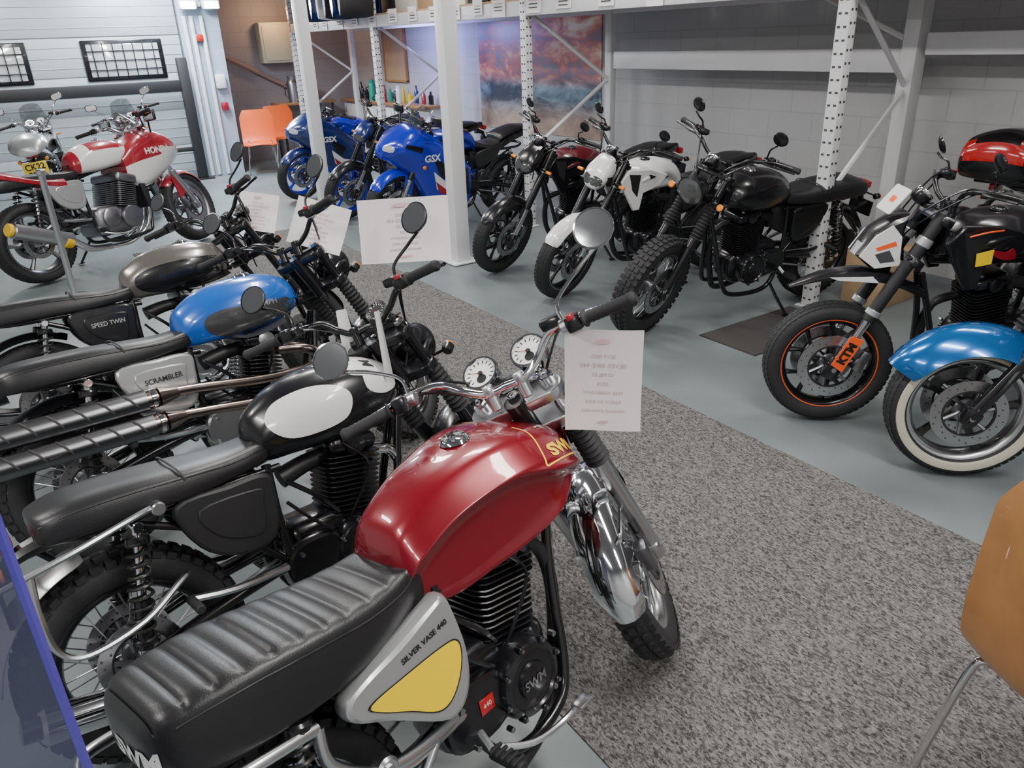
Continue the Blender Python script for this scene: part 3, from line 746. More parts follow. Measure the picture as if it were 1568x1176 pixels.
ms2=nt.nodes.new('ShaderNodeMath'); ms2.operation='MULTIPLY_ADD'; ms2.inputs[1].default_value=.22; nt.links.new(n3.outputs['Fac'],ms2.inputs[0]); nt.links.new(ms.outputs[0],ms2.inputs[2])
nt.links.new(ms2.outputs[0],mx.inputs[2])
nt.links.new(mx.outputs[0],r.inputs[0]); nt.links.new(r.outputs[0],b.inputs['Base Color'])
b.inputs['Roughness'].default_value=.95; b.inputs['Specular IOR Level'].default_value=.2
bp=nt.nodes.new('ShaderNodeBump'); bp.inputs['Strength'].default_value=.4; bp.inputs['Distance'].default_value=.005
nt.links.new(mx.outputs[0],bp.inputs['Height']); nt.links.new(bp.outputs[0],b.inputs['Normal'])
m,nt,b=nodemat('floorpaint')
tc=nt.nodes.new('ShaderNodeTexCoord'); n=nt.nodes.new('ShaderNodeTexNoise'); n.inputs['Scale'].default_value=1.6; n.inputs['Detail'].default_value=8
nt.links.new(tc.outputs['Object'],n.inputs['Vector'])
r=nt.nodes.new('ShaderNodeValToRGB'); r.color_ramp.elements[0].position=.3; r.color_ramp.elements[0].color=(.13,.155,.16,1); r.color_ramp.elements[1].position=.75; r.color_ramp.elements[1].color=(.20,.23,.235,1)
nt.links.new(n.outputs['Fac'],r.inputs[0]); nt.links.new(r.outputs[0],b.inputs['Base Color']); b.inputs['Roughness'].default_value=.38
def blockwall(name,col,ax):
    m,nt,b=nodemat(name)
    tc=nt.nodes.new('ShaderNodeTexCoord'); sp=nt.nodes.new('ShaderNodeSeparateXYZ'); cb=nt.nodes.new('ShaderNodeCombineXYZ')
    nt.links.new(tc.outputs['Object'],sp.inputs[0]); nt.links.new(sp.outputs[ax],cb.inputs[0]); nt.links.new(sp.outputs[2],cb.inputs[1])
    br=nt.nodes.new('ShaderNodeTexBrick'); br.inputs['Scale'].default_value=1; br.inputs['Brick Width'].default_value=.45; br.inputs['Row Height'].default_value=.225; br.inputs['Mortar Size'].default_value=.006
    br.inputs['Color1'].default_value=tuple(col)+(1,); br.inputs['Color2'].default_value=tuple(c*.96 for c in col)+(1,); br.inputs['Mortar'].default_value=tuple(c*.85 for c in col)+(1,)
    nt.links.new(cb.outputs[0],br.inputs['Vector']); nt.links.new(br.outputs['Color'],b.inputs['Base Color'])
    ns=nt.nodes.new('ShaderNodeTexNoise'); ns.inputs['Scale'].default_value=70; nt.links.new(tc.outputs['Object'],ns.inputs['Vector'])
    mm=nt.nodes.new('ShaderNodeMath'); mm.operation='MULTIPLY_ADD'; mm.inputs[1].default_value=-2.; nt.links.new(br.outputs['Fac'],mm.inputs[0]); nt.links.new(ns.outputs['Fac'],mm.inputs[2])
    bp=nt.nodes.new('ShaderNodeBump'); bp.inputs['Strength'].default_value=.3; bp.inputs['Distance'].default_value=.006
    nt.links.new(mm.outputs[0],bp.inputs['Height']); nt.links.new(bp.outputs[0],b.inputs['Normal']); b.inputs['Roughness'].default_value=.6
blockwall('blockgrey',(.46,.455,.46),1); blockwall('blockdark',(.30,.27,.29),0); blockwall('blocklight',(.36,.44,.55),0)
mat('ceilingm',(.34,.34,.35),.9)
def boxobj(name,c,s,m,bev=.0): 
    a=Acc(); box(a,c,s,m,None,bev); return a.build(name)
plane('floor',[(-4,-3,0),(6,-3,0),(6,14,0),(-4,14,0)],'floorpaint')
boxobj('carpet_runner',(1.855,3.0,.003),(1.75,10.4,.006),'carpet')
boxobj('ceiling',(1,5.5,3.35),(10.2,17.2,.1),'ceilingm')
boxobj('wall_right',(5.95,5.5,1.65),(.1,17,3.3),'blockgrey')
boxobj('wall_left',(-4.05,5.5,1.65),(.1,17,3.3),'blockgrey')
boxobj('wall_front',(1,-3.05,1.65),(10,.1,3.3),'blockgrey')
boxobj('wall_back',(4.68,14.05,1.65),(2.66,.1,3.3),'blockdark')
boxobj('wall_return',(3.35,13.43,1.65),(.1,1.14,3.3),'blocklight')
boxobj('wall_door_side',(3.115,12.8,1.65),(.57,.1,3.3),'blocklight')
boxobj('wall_door_side.001',(-3.6,12.8,1.65),(.8,.1,3.3),'blocklight')
boxobj('wall_door_head',(-.18,12.8,3.17),(6.0,.1,.26),'blocklight')
mat('doorpanel',(.40,.45,.48),.45,.1,bump=.05,bs=20)
a=Acc(); 
for i in range(6):
    box(a,(-.19,12.78,.25+i*.5),(5.98,.05,.488),'doorpanel',None,.008)
    for q in range(3): box(a,(-.19,12.752,.12+i*.5+q*.13),(5.96,.006,.012),'doorpanel',None,.002)
for wx in (-1.4,.32,2.02):
    box(a,(wx,12.745,1.70),(1.05,.03,.52),'blk',None,.03); box(a,(wx,12.738,1.70),(.93,.03,.42),'glass',None,.02)
    for q in range(7): box(a,(wx-.39+q*.13,12.715,1.70),(.012,.012,.46),'blk',None,.003)
    for q in range(3): box(a,(wx,12.71,1.58+q*.12),(.98,.012,.012),'blk',None,.003)
a.build('door_1')
a=Acc()
box(a,(-.2,12.55,1.33),(5.8,.08,.15),'blkmatt',None,.01); box(a,(2.72,12.55,.85),(.14,.10,1.7),'blkmatt',None,.01); box(a,(2.5,12.55,.45),(.4,.06,.06),'blkmatt',None,.01)
box(a,(-3.1,12.55,.7),(.12,.10,1.4),'blkmatt',None,.01); box(a,(2.72,12.55,.01),(.3,.16,.02),'blkmatt',None,.002)
a.build('security_barrier')
a=Acc()
for px_ in (2.90,3.0,3.14): tube(a,[(px_,12.705,0.02),(px_,12.705,2.24)],.03,'rackwhite',10,1)
box(a,(3.07,12.70,1.95),(.10,.08,.10),'redlens',None,.02); box(a,(3.26,12.70,1.35),(.14,.09,.2),'whiteflat',None,.02); box(a,(3.26,12.70,1.0),(.1,.08,.12),'redflat',None,.02)
a.build('alarm_conduit')
# chrome queue post in front of the touring bike
a=Acc(); cyl(a,(.34,6.93,.0),(.34,6.93,.02),.14,'aludark',32,.006); cyl(a,(.34,6.93,.02),(.34,6.93,.98),.024,'alu',20,.004); cyl(a,(.34,6.93,.97),(.34,6.93,1.02),.032,'alu',20,.01)
a.build('barrier_post')
# ------------------------------------------------------------------ racking
def post(a,x,y,z1,w,dd,perf=False,m='rackwhite'):
    box(a,(x,y,z1/2+.005),(dd,w,z1),m,None,.006)
    box(a,(x,y,.006),(dd+.06,w+.06,.01),m,None,.002)
    if perf:
        z=.06
        while z<z1-.05:
            for s in (-1,1): box(a,(x-dd/2-.0005,y+s*w*.24,z),(.003,.020,.012),'holes',None,.0)
            for q in (-.25,.25): box(a,(x+q*dd,y-w/2-.0005,z+.02),(.016,.003,.014),'holes',None,.0)
            z+=.075
a=Acc()
for (fx,ry,py) in ((4.57,3.24,3.155),(4.57,6.42,6.56),(4.57,9.9,9.95),(4.57,12.9,13.0),(4.57,.1,.1)):
    post(a,fx,py,3.28,.09,.075,True); post(a,5.5,ry,3.28,.11 if py==3.155 else .09,.13 if py==3.155 else .075,False)
    zz=[.12,.75,1.38,2.01,2.64,3.2]
    for i in range(5):
        p,q=((4.6,py,zz[i]),(5.47,ry,zz[i+1])) if i%2==1 else ((5.47,ry,zz[i]),(4.6,py,zz[i+1]))
        tube(a,[p,q],.019,'rackwhite',6,1)
for xx in (4.56,5.5):
    box(a,(xx,6,2.04),(.05,14.0,.13),'rackbeam',None,.006)
box(a,(5.50,4.8,1.555),(.05,3.1,.16),'rackbeam',None,.008); box(a,(5.5,.7,1.66),(.05,4.9,.14),'rackbeam',None,.008)
tube(a,[(5.46,3.3,1.7),(5.46,5.4,2.6)],.02,'rackwhite',6,1)
box(a,(5.03,6,2.115),(.95,14,.025),'cardboard',None,0)
a.build('pallet_racking')
a=Acc()
for py in (5.82,9.03,-3+.4): 
    post(a,3.29,py,3.28,.13,.13); box(a,(3.29,py,.012),(.26,.24,.012),'rackwhite',None,.002)
box(a,(3.29,5,2.62),(.14,15.5,.22),'rackbeam',None,.006)
a.build('mezzanine_frame')
a=Acc()
y_=1.0
while y_<12:
    w_=random.uniform(.16,.24); box(a,(4.525,y_,2.06+random.uniform(-.01,.03)),(.003,w_,.15),'paper',None,0)
    for q in range(3): box(a,(4.522,y_,2.10-q*.03),(.002,w_*.6,.008),'ink' if q else 'paperpink',None,0)
    y_+=random.uniform(.35,.6)
a.build('shelf_price_cards')
a=Acc(); y_=.3
while y_<12.5:
    w_=random.uniform(.35,.6); h_=random.uniform(.25,.5)
    box(a,(5.05,y_+w_/2,2.135+h_/2),(.5,w_,h_),random.choice(['cardboard','blkmatt','whiteflat','bluedk','cardboard']),None,.01); y_+=w_+.05
a.build('stock_boxes')
b_=Acc()
for i in range(7):
    c_=Acc(); mm=['blkmatt','bluedk','blkmatt','whiteflat','bluedk','blkmatt','greyp'][i]
    VF=loft(c_,[(-.22,[(0,0),(.03,-.05),(.03,-.3),(0,-.4)]),(-.1,[(0,.1),(.05,.05),(.06,-.3),(0,-.42)]),(.1,[(0,.1),(.05,.05),(.06,-.3),(0,-.42)]),(.22,[(0,0),(.03,-.05),(.03,-.3),(0,-.4)])],mm)
    b_.add(VF[0],VF[1],mm,Matrix.Translation((4.25,9.7+i*.24,2.50)))
tube(b_,[(4.25,9.5,2.62),(4.25,11.4,2.62)],.015,'rackwhite',8,1)
for q in (9.5,11.4): tube(b_,[(4.25,q,2.62),(4.55,q,2.62)],.015,'rackwhite',8,1)
b_.build('hanging_jackets')
m,nt,b=nodemat('posterm')
tc=nt.nodes.new('ShaderNodeTexCoord'); sp=nt.nodes.new('ShaderNodeSeparateXYZ'); nt.links.new(tc.outputs['Object'],sp.inputs[0])
mpp=nt.nodes.new('ShaderNodeMapping'); mpp.inputs['Scale'].default_value=(1,.75,1.5); nt.links.new(tc.outputs['Object'],mpp.inputs['Vector'])
ns=nt.nodes.new('ShaderNodeTexNoise'); ns.inputs['Scale'].default_value=2.6; ns.inputs['Detail'].default_value=10; ns.inputs['Roughness'].default_value=.62; ns.inputs['Distortion'].default_value=.4
nt.links.new(mpp.outputs[0],ns.inputs['Vector'])
cr1=nt.nodes.new('ShaderNodeValToRGB'); e=cr1.color_ramp.elements; e[0].position=.34; e[0].color=(.16,.16,.25,1); e[1].position=.66; e[1].color=(1,.85,.7,1)
q=cr1.color_ramp.elements.new(.43); q.color=(.32,.16,.19,1); q=cr1.color_ramp.elements.new(.50); q.color=(.62,.16,.12,1); q=cr1.color_ramp.elements.new(.58); q.color=(.85,.42,.28,1)
nt.links.new(ns.outputs['Fac'],cr1.inputs[0])
cr2=nt.nodes.new('ShaderNodeValToRGB'); e=cr2.color_ramp.elements; e[0].position=.4; e[0].color=(.03,.05,.08,1); e[1].position=.6; e[1].color=(.25,.36,.45,1)
nt.links.new(ns.outputs['Fac'],cr2.inputs[0])
cr3=nt.nodes.new('ShaderNodeValToRGB'); e=cr3.color_ramp.elements; e[0].position=.35;e[0].color=(.22,.16,.13,1); e[1].position=.65; e[1].color=(.55,.42,.33,1); nt.links.new(ns.outputs['Fac'],cr3.inputs[0])
def step(z0,sm):
    mr=nt.nodes.new('ShaderNodeMapRange'); mr.inputs['From Min'].default_value=z0-sm; mr.inputs['From Max'].default_value=z0+sm; nt.links.new(sp.outputs[2],mr.inputs['Value']); return mr
s1=step(1.32,.10); s2=step(.98,.12)
m1=nt.nodes.new('ShaderNodeMixRGB'); nt.links.new(s2.outputs[0],m1.inputs[0]); nt.links.new(cr3.outputs[0],m1.inputs[1]); nt.links.new(cr2.outputs[0],m1.inputs[2])
m2=nt.nodes.new('ShaderNodeMixRGB'); nt.links.new(s1.outputs[0],m2.inputs[0]); nt.links.new(m1.outputs[0],m2.inputs[1]); nt.links.new(cr1.outputs[0],m2.inputs[2])
nt.links.new(m2.outputs[0],b.inputs['Base Color']); b.inputs['Roughness'].default_value=.35
boxobj('sunset_poster',(5.893,8.3,1.35),(.008,2.55,1.32),'posterm')
a=Acc(); box(a,(5.88,12.1,1.65),(.03,.75,.85),'cardboard',None,.005)
for s in (-1,1): box(a,(5.87,12.1+s*.38,1.65),(.04,.03,.88),'wood',None,.004); box(a,(5.87,12.1,1.65+s*.43),(.04,.79,.03),'wood',None,.004)
a.build('noticeboard')
a=Acc(); box(a,(5.72,12.2,.90),(.34,3.2,.04),'wood',None,.006); box(a,(5.76,12.2,.45),(.25,3.1,.86),'whiteflat',None,.006)
for q in range(5): box(a,(5.63,10.9+q*.65,.45),(.02,.58,.78),'whiteflat',None,.006); cyl(a,(5.61,11.1+q*.65,.7),(5.61,11.1+q*.65,.8),.008,'chrome',8)
a.build('kitchen_counter')
a=Acc(); box(a,(4.85,13.72,.90),(1.0,.48,.04),'wood',None,.006)
for q in (4.4,5.3):
    for w_ in (13.53,13.92): tube(a,[(q,w_,0.0),(q,w_,.88)],.02,'blk',8,1)
a.build('kitchen_table')
def flask(name,x,y,z,m,h=.28,r=.05):
    a=Acc(); lathe(a,[(0,0),(r,0),(r,h*.7),(r*.85,h*.82),(r*.7,h*.86),(r*.75,h),(0,h)],m,Matrix.Translation((x,y,z)),20); tube(a,[(x-r,y,z+h*.7),(x-r-.04,y,z+h*.6),(x-r-.04,y,z+h*.3),(x-r,y,z+h*.2)],.008,'blk',6,4); a.build(name)
flask('vacuum_flask',4.65,13.6,.92,'steel',.42,.09); flask('vacuum_flask',4.92,13.65,.92,'steel',.36,.08); flask('water_bottle',5.65,12.6,.92,'green',.32,.06); flask('coffee_mug',5.62,12.35,.92,'white',.11,.045); flask('coffee_mug',5.62,12.1,.92,'redflat',.11,.045); flask('spray_bottle',5.64,11.6,.92,'white',.26,.05)
a=Acc()
for i in range(12):
    yy=10.85+i*.23; h=random.uniform(.14,.28); r_=random.uniform(.03,.045)
    lathe(a,[(0,0),(r_,0),(r_,h*.65),(r_*.4,h*.8),(r_*.4,h),(0,h)],random.choice(['white','blk','redflat','bluedk','yellow','green']),Matrix.Translation((5.80,yy,.92)),14)
a.build('cleaning_bottles')
a=Acc(); box(a,(4.58,13.87,1.85),(.6,.25,.62),'cream',None,.02); box(a,(4.58,13.74,1.85),(.52,.02,.54),'cream',None,.01); a.build('kitchen_cabinet')
a=Acc(); tube(a,[(3.55,13.93,1.75),(4.9,13.93,1.05)],.035,'tanbrick',8,1); tube(a,[(3.52,13.93,0),(3.52,13.93,3.2)],.05,'rackwhite',8,1); a.build('waste_pipe')
def shell(a,prof,w,m,th=.012,curve=.03):
    P=cr(prof,6); V=[];F=[];n=13
    for lay in (0,1):
        for i,(px_,pz) in enumerate(P):
            f=i/(len(P)-1); i2=min(i+1,len(P)-1); i1=max(i-1,0); dx,dz=P[i2][0]-P[i1][0],P[i2][1]-P[i1][1]; L=math.hypot(dx,dz); nx,nz=dz/L,-dx/L
            ww_=w*(1-.25*max(0,abs(f-.5)*2-.8)/.2)
            for j in range(n):
                t=-1+2*j/(n-1); k_=-curve*t*t+th*lay
                V.append((px_+nx*k_,t*ww_,pz+nz*k_))
    N=len(P)*n
    for i in range(len(P)-1):
        for j in range(n-1):
            q=(i*n+j,i*n+j+1,(i+1)*n+j+1,(i+1)*n+j); F.append(q); F.append(tuple(N+k for k in reversed(q)))
        for j in (0,n-1): F.append((i*n+j,(i+1)*n+j,N+(i+1)*n+j,N+i*n+j))
    for j in range(n-1):
        for i in (0,len(P)-1): F.append((i*n+j,i*n+j+1,N+i*n+j+1,N+i*n+j))
    a.add(V,F,m)
def orange_chair(x,y,rot):
    E=empty('orange_chair',Matrix.Translation((x,y,0))@Matrix.Rotation(rot,4,'Z'))
    a=Acc(); shell(a,[(-.29,.92),(-.27,.75),(-.24,.58),(-.20,.48),(-.12,.45),(.05,.46),(.20,.475),(.24,.45)],.25,'orangeseat',.012,-.03); a.build('seat_shell',E,50)
    a=Acc()
    for s in (-1,1):
        tube(a,[(.20,s*.22,0.0),(.13,s*.17,.44),(-.12,s*.17,.44),(-.22,s*.22,0.0)],.011,'chrome',8,4)
    a.build('legs',E); return E
orange_chair(3.62,12.42,rad(-105)); orange_chair(4.18,12.95,rad(-95))
E=empty('plywood_chair',Matrix.Translation((1.80,.335,0))@Matrix.Rotation(rad(-12),4,'Z'))
a=Acc()
shell(a,[(-.26,.96),(-.27,.86),(-.285,.72),(-.29,.60),(-.27,.50),(-.19,.44),(-.06,.435),(.08,.45),(.18,.45),(.22,.42)],.21,'wood')
a.build('seat_shell',E,50)
a=Acc()
for s in (-1,1): tube(a,[(-.27,s*.24,.0075),(-.21,s*.20,.38),(-.16,s*.18,.425),(.12,s*.18,.43),(.17,s*.2,.40),(.24,s*.24,.0075)],.011,'chrome',10,5)
a.build('legs',E)
# acrylic screen on foot, lower left
a=Acc(); dirp=V3((-.86,.51,0)); e0=V3((-.06,.60,0))
Mp=frameM(e0+dirp*.30+V3((0,0,.78)),dirp,Z)
b1=Acc(); box(b1,(0,0,0),(.60,1.50,.006),'acrylic',None,0); a.add(b1.v,b1.f,'acrylic',Mp)
b1=Acc(); box(b1,(-.302,0,0),(.005,1.50,.006),'acrylicedge',None,0); box(b1,(0,-.755,0),(.60,.02,.05),'acrylicedge',None,0); a.add(b1.v,b1.f,'acrylicedge',Mp)
b1=Acc(); box(b1,(0,-.772,0),(.55,.012,.22),'blk',None,0); a.add(b1.v,b1.f,'blk',Mp)
a.build('acrylic_display_screen')
def paper(name,c,w,h,dirx,dirup,lines):
    M=frameM(c,dirx,dirup); a=Acc(); n=8
    V=[];F=[]
    for i in range(n+1):
        for j in range(n+1):
            u,v=i/n-.5,j/n-.5; V.append((u*w,v*h,.012*math.sin(u*3)+.02*v*v))
    for i in range(n):
        for j in range(n): F.append((i*(n+1)+j,(i+1)*(n+1)+j,(i+1)*(n+1)+j+1,i*(n+1)+j+1))
    a.add(V,F,'paper',M)
    for k_,(t,s_) in enumerate(lines):
        Vt,Ft=text_geo(t,s_*.8); a.add([(-p[0],p[1]+h*.24-k_*h*.09,.012*math.sin(-p[0]/w*3)+.02*((p[1]+h*.24-k_*h*.09)/h)**2+.0012) for p in Vt],Ft,'paperink',M)
    for sy,hh,ww in ((.39,.006,.12),(-.41,.004,.09)):
        out=[(w*ww*math.cos(2*math.pi*i/16),sy*h+hh*math.sin(2*math.pi*i/16),.006) for i in range(16)]
        a.add(out,[tuple(range(16))],'paperpink',M)
    return a.build(name)
L=[('2019 REG',.018),('SILVER BIKE 440',.02),('10 MILES',.018),('2024',.018),('FREE WARRANTY',.015),('READY TO RIDE',.015),('FINANCE AVAILABLE',.014)]
cr_=V3((.8388,-.5444,0))
paper('price_sheet',(1.115,1.31,1.03),.185,.27,cr_+V3((0,0,.0)),V3((-.22,.12,1)),L)
paper('price_sheet',(1.08,2.27,1.24),.297,.205,cr_+V3((0,0,.02)),V3((.0,.3,1)),L)
paper('price_sheet',(1.16,3.30,1.07),.24,.21,cr_+V3((0,0,-.35)),V3((.3,.3,1)),L)
paper('price_sheet',(1.14,4.18,1.0),.22,.2,cr_+V3((0,0,-.2)),V3((.3,.3,1)),L)
boxobj('rubber_mat',(4.0,3.0,.004),(.9,.45,.008),'matrubber')
# ------------------------------------------------------------------ bikes
def dec_mutt(a,tr):
    for s in (-1,1):
        pts=[(-.14,.0),(-.10,.055),(.0,.078),(.09,.064),(.13,.02),(.10,-.045),(.0,-.065),(-.09,-.055)]
        decal(a,tr,sideM(.65,s*.2,.845,s),[(-s*p[0],p[1]) for p in pts],'white',.0012)
        M2=frameM((.885,s*.075,1.1),(1,0,0),(0,1,0))
        decal(a,tr,M2,[(-.10,-.02*s),(-.085,.045*s),(.0,.06*s),(.07,.055*s),(.085,-.02*s),(.05,-.055*s),(-.05,-.055*s)],'white',.0012)
        M3=sideM(.90,s*.2,.87,s); decal(a,tr,M3,[(-s*p[0],p[1]) for p in [(-.06,.0),(-.04,.06),(.06,.05),(.075,-.02),(.0,-.035)]],'white',.0013)
        text_on(a,'M',.05,frameM((.885,s*.085,1.1),(0,-1,0),(1,0,0)),'ink',tr,.0025,.002)
E,S,Fk=moto('red_motorcycle',.805,1.235,.25,.215,.68,.97,wb=1.315,rF=.32,rR=.315,tank='swm',seat='ribbed',sz=.80,slid='alu',upper='chrome',fend='chrome',eng='single',frame='blk',headc='chrome',gauge=2,gs=1.2,knob=True,top=.775,exc='blkmatt',ind='blk',gl=.43,my=.16,mz=.18,ex=-.06)
a=Acc()
for s in (-1,1):
    tube(a,[(.10,s*.15,.64),(-.03,s*.165,.665),(-.15,s*.165,.68),(-.23,s*.13,.69),(-.26,0,.695)],.013,'alu',10,6)
    tube(a,[(.42,s*.13,.42),(.30,s*.16,.44),(.18,s*.17,.48),(.10,s*.16,.56),(.10,s*.15,.64)],.014,'alu',10,5)
    tube(a,[(.36,s*.14,.42),(.24,s*.16,.35),(.14,s*.165,.40),(.16,s*.17,.48)],.012,'alu',10,5)
    cyl(a,(.20,s*.155,.48),(.20,s*.19,.48),.026,'alu',18,.006); cyl(a,(.20,s*.185,.48),(.20,s*.195,.48),.012,'steel',6)
a.build('grab_rail',E)
E,S,Fk=moto('black_white_motorcycle',.67,1.98,.12,.22,.62,.94,wb=1.36,tank='classic',tcol='blk',tankdec=dec_mutt,slid='blk',upper='blk',fend='blk',knob=True,rimc='blk',side='blkmatt',barc='blk',mirc='blk',headc='blk',gauge=1,rfend=None,sx0=-.15,my=.13)
a=Acc()
tube(a,[(.14,-.13,.74),(.08,-.17,.745),(-.10,-.20,.72),(-.30,-.20,.69)],.009,'alu',8,5)
tube(a,[(-.19,-.20,.705),(-.20,-.22,.60),(-.19,-.22,.50),(-.13,-.22,.455),(.02,-.20,.47),(.14,-.16,.52),(.17,-.13,.52)],.009,'alu',8,6)
cyl(a,(.14,-.11,.74),(.14,-.17,.74),.02,'steel',14,.004)
a.build('pannier_rail',E)
a=Acc(); fender(a,(0,0,.31),.37,100,170,.075,'silver',drop=.03); tube(a,[(-.15,0,.70),(-.12,0,.66)],.01,'blk',6,1); a.build('rear_fender',E)
def dec_tri(a,tr):
    for s in (-1,1):
        pts=[(-.16,.0),(-.10,.03),(.02,.03),(.12,.02),(.2,.02),(.22,-.05),(.0,-.10),(-.14,-.06)]
        decal(a,tr,sideM(.72,s*.2,.82,s),[(-s*p[0],p[1]) for p in pts],'greyp',.0012)
        text_on(a,'TRIUMPH',.032,sideM(.80,s*.2,.84,s),'silver',tr,.002,.0006)
moto('blue_grey_motorcycle',.71,3.05,.12,.22,.55,.97,wb=1.44,tank='classic',tcol='blue',tankdec=dec_tri,slid='blk',upper='blk',fend='blk',knob=True,rimc='blk',side='silver',sidetxt='SCRAMBLER',barc='blk',mirc='blk',eng='twin',engcov='alu',exh='scram',gauge=1)
def dec_st(a,tr):
    for s in (-1,1):
        pts=[(-.2,.0),(-.1,.04),(.1,.05),(.22,.03),(.24,-.06),(.0,-.10),(-.18,-.07)]
        decal(a,tr,sideM(.72,s*.2,.83,s),[(-s*p[0],p[1]) for p in pts],'blk',.0012)
moto('bronze_black_motorcycle',.64,3.92,.06,.22,.6,.96,tank='classic',tcol='bronze',tankdec=dec_st,slid='blk',upper='blk',fend='blk',whl='cast',rimc='blk',side='blk',sidetxt='SPEED TWIN',barc='blk',mirc='blk',eng='twin',engcov='alu',gait=False,gauge=2)
def fairing(E,c1,c2,half=False,c3='blk',txt=None):
    a=Acc()
    def mf(c): 
        if half: return c1 if (c[2]>.80+.25*(c[0]-1.1)) else c2
        return c1 if c[2]>.40+.30*abs(c[0]-1.05) else c2
    if half:
        secs=[(.86,[(0,.86),(.15,.84),(.18,.78),(.18,.70),(.16,.66),(0,.66)]),(1.0,[(0,.98),(.16,.94),(.20,.84),(.19,.66),(.15,.58),(0,.56)]),(1.2,[(0,1.05),(.15,1.0),(.20,.86),(.17,.70),(.10,.62),(0,.60)]),(1.38,[(0,.98),(.12,.95),(.17,.86),(.12,.76),(.07,.70),(0,.70)]),(1.50,[(0,.88),(.05,.87),(.07,.83),(.05,.79),(.03,.77),(0,.77)])]
    else:
        secs=[(.60,[(0,.66),(.14,.62),(.17,.50),(.17,.36),(.13,.24),(0,.22)]),(.85,[(0,.86),(.17,.80),(.21,.66),(.21,.44),(.15,.22),(0,.20)]),(1.05,[(0,.98),(.16,.94),(.22,.78),(.20,.52),(.14,.30),(0,.28)]),(1.25,[(0,1.06),(.15,1.0),(.21,.86),(.17,.70),(.10,.58),(0,.56)]),(1.42,[(0,.98),(.12,.95),(.17,.86),(.12,.76),(.07,.70),(0,.70)]),(1.55,[(0,.88),(.05,.87),(.07,.83),(.05,.79),(.03,.77),(0,.77)])]
    VF=loft(a,secs,c1,6,3,matfn=mf); tr=bvh(VF)
    V=[];F=[]
    for i in range(7):
        f=i/6
        for j in range(9):
            t=-1+2*j/8; w=.14*(1-.35*f*f); V.append((1.36-.30*f-.05*t*t,t*w,.98+.22*f-.04*t*t))
    for i in range(6):
        for j in range(8): F.append((i*9+j,(i+1)*9+j,(i+1)*9+j+1,i*9+j+1))
    a.add(V,F,'screen')
    for s in (-1,1):
        decal(a,tr,axisM((1.46,s*.07,.86),(1,s*.6,.2)),[(-.05,-.02),(.04,-.03),(.05,.02),(-.04,.03)],'glass',.003,3,4)
        tube(a,[(1.2,s*.18,1.0),(1.15,s*.26,1.10)],.008,'blk',6,1); box(a,(1.13,s*.32,1.12),(.03,.15,.08),'blk',None,.014); box(a,(1.114,s*.32,1.12),(.004,.13,.062),'mirror',None,.001)
        P=lambda L_: [(-s*p[0],p[1]) for p in L_]
        if not half:
            decal(a,tr,sideM(.98,s*.3,.62,s),P([(-.10,.02),(.02,.10),(.10,.12),(.04,-.02),(-.02,-.08)]),c3,.002,1)
            decal(a,tr,sideM(.98,s*.3,.50,s),P([(-.26,-.05),(-.05,.01),(.10,.13),(.05,-.05),(-.10,-.12)]),'white',.003,1)
            decal(a,tr,sideM(.98,s*.3,.47,s),P([(-.20,-.04),(-.05,-.03),(.07,.06),(.02,-.06),(-.08,-.09)]),'redflat',.004,1)
            decal(a,tr,sideM(1.28,s*.3,.88,s),P([(-.08,-.01),(.08,.03),(.10,.0),(-.06,-.06)]),'blk',.003,1)
            decal(a,tr,sideM(.72,s*.3,.50,s),P([(-.10,-.16),(-.08,.10),(.06,.16),(.0,.0),(.04,-.14)]),'blk',.003,1)
            text_on(a,'GSX',.09,sideM(1.10,s*.3,.76,s),'white',tr,.004,.003)
            cyl(a,(1.18,s*.2,.68),(1.18,s*.215,.68),.02,'amber',12,.004)
        elif txt:
            text_on(a,txt,.07,sideM(1.20,s*.3,.85,s),'white',tr,.003,.003)
    a.build('fairing',E,50)
def mf_honda(c): return 'redflat' if c[2]>.92 and c[0]>.62 or c[0]<.52 else 'white'
Eh,_,_=moto('red_white_motorcycle',.88,7.95,.47,.15,.3,1.08,wb=1.5,tank='classic',tmatfn=mf_honda,tw=.17,tz=1.0,eng='four',engc='aludark',engcov='aludark',exh='four',seat='flat',side='silver',whl='cast',rimc='aludark',armc='aludark',gait=False,fork='conv',fend='redflat',fendlow='sport',head=None,mirror=None,knob=False,disc=(.155,.07),wR=.17,wF=.12,rfend=None); fairing(Eh,'redflat','white',True,txt='HONDA')
a=Acc(); loft(a,[(-.34,[(0,.93),(.03,.92),(.05,.88),(0,.87)]),(-.15,[(0,.90),(.10,.88),(.13,.82),(0,.78)]),(.10,[(0,.80),(.12,.79),(.145,.74),(0,.70)]),(.34,[(0,.76),(.12,.75),(.14,.68),(0,.62)])],'redflat',5,2); a.build('tail_fairing',Eh)
Et_,_,_=moto('grey_touring_motorcycle',.72,10.75,rad(80),.12,.2,1.0,tank='sport',tcol='blkmatt',seat='sport',tail='silver',whl='cast',rimc='blk',fork='usd',fend='blk',head='mask',headc='silver',screen=.3,mirror='rect',eng='four',engc='blk',engcov='blk',exh='short',side='silver',plate='CK22 BZO',gait=False,wR=.17,wF=.12)
a=Acc(); loft(a,[(-.46,[(0,.93),(.08,.92),(.10,.86),(0,.84)]),(-.38,[(0,1.02),(.14,.99),(.17,.90),(0,.85)]),(-.22,[(0,1.06),(.15,1.02),(.18,.92),(0,.88)]),(-.08,[(0,1.0),(.12,.97),(.14,.90),(0,.88)])],'silver',5,3); a.build('tail_cowl',Et_)
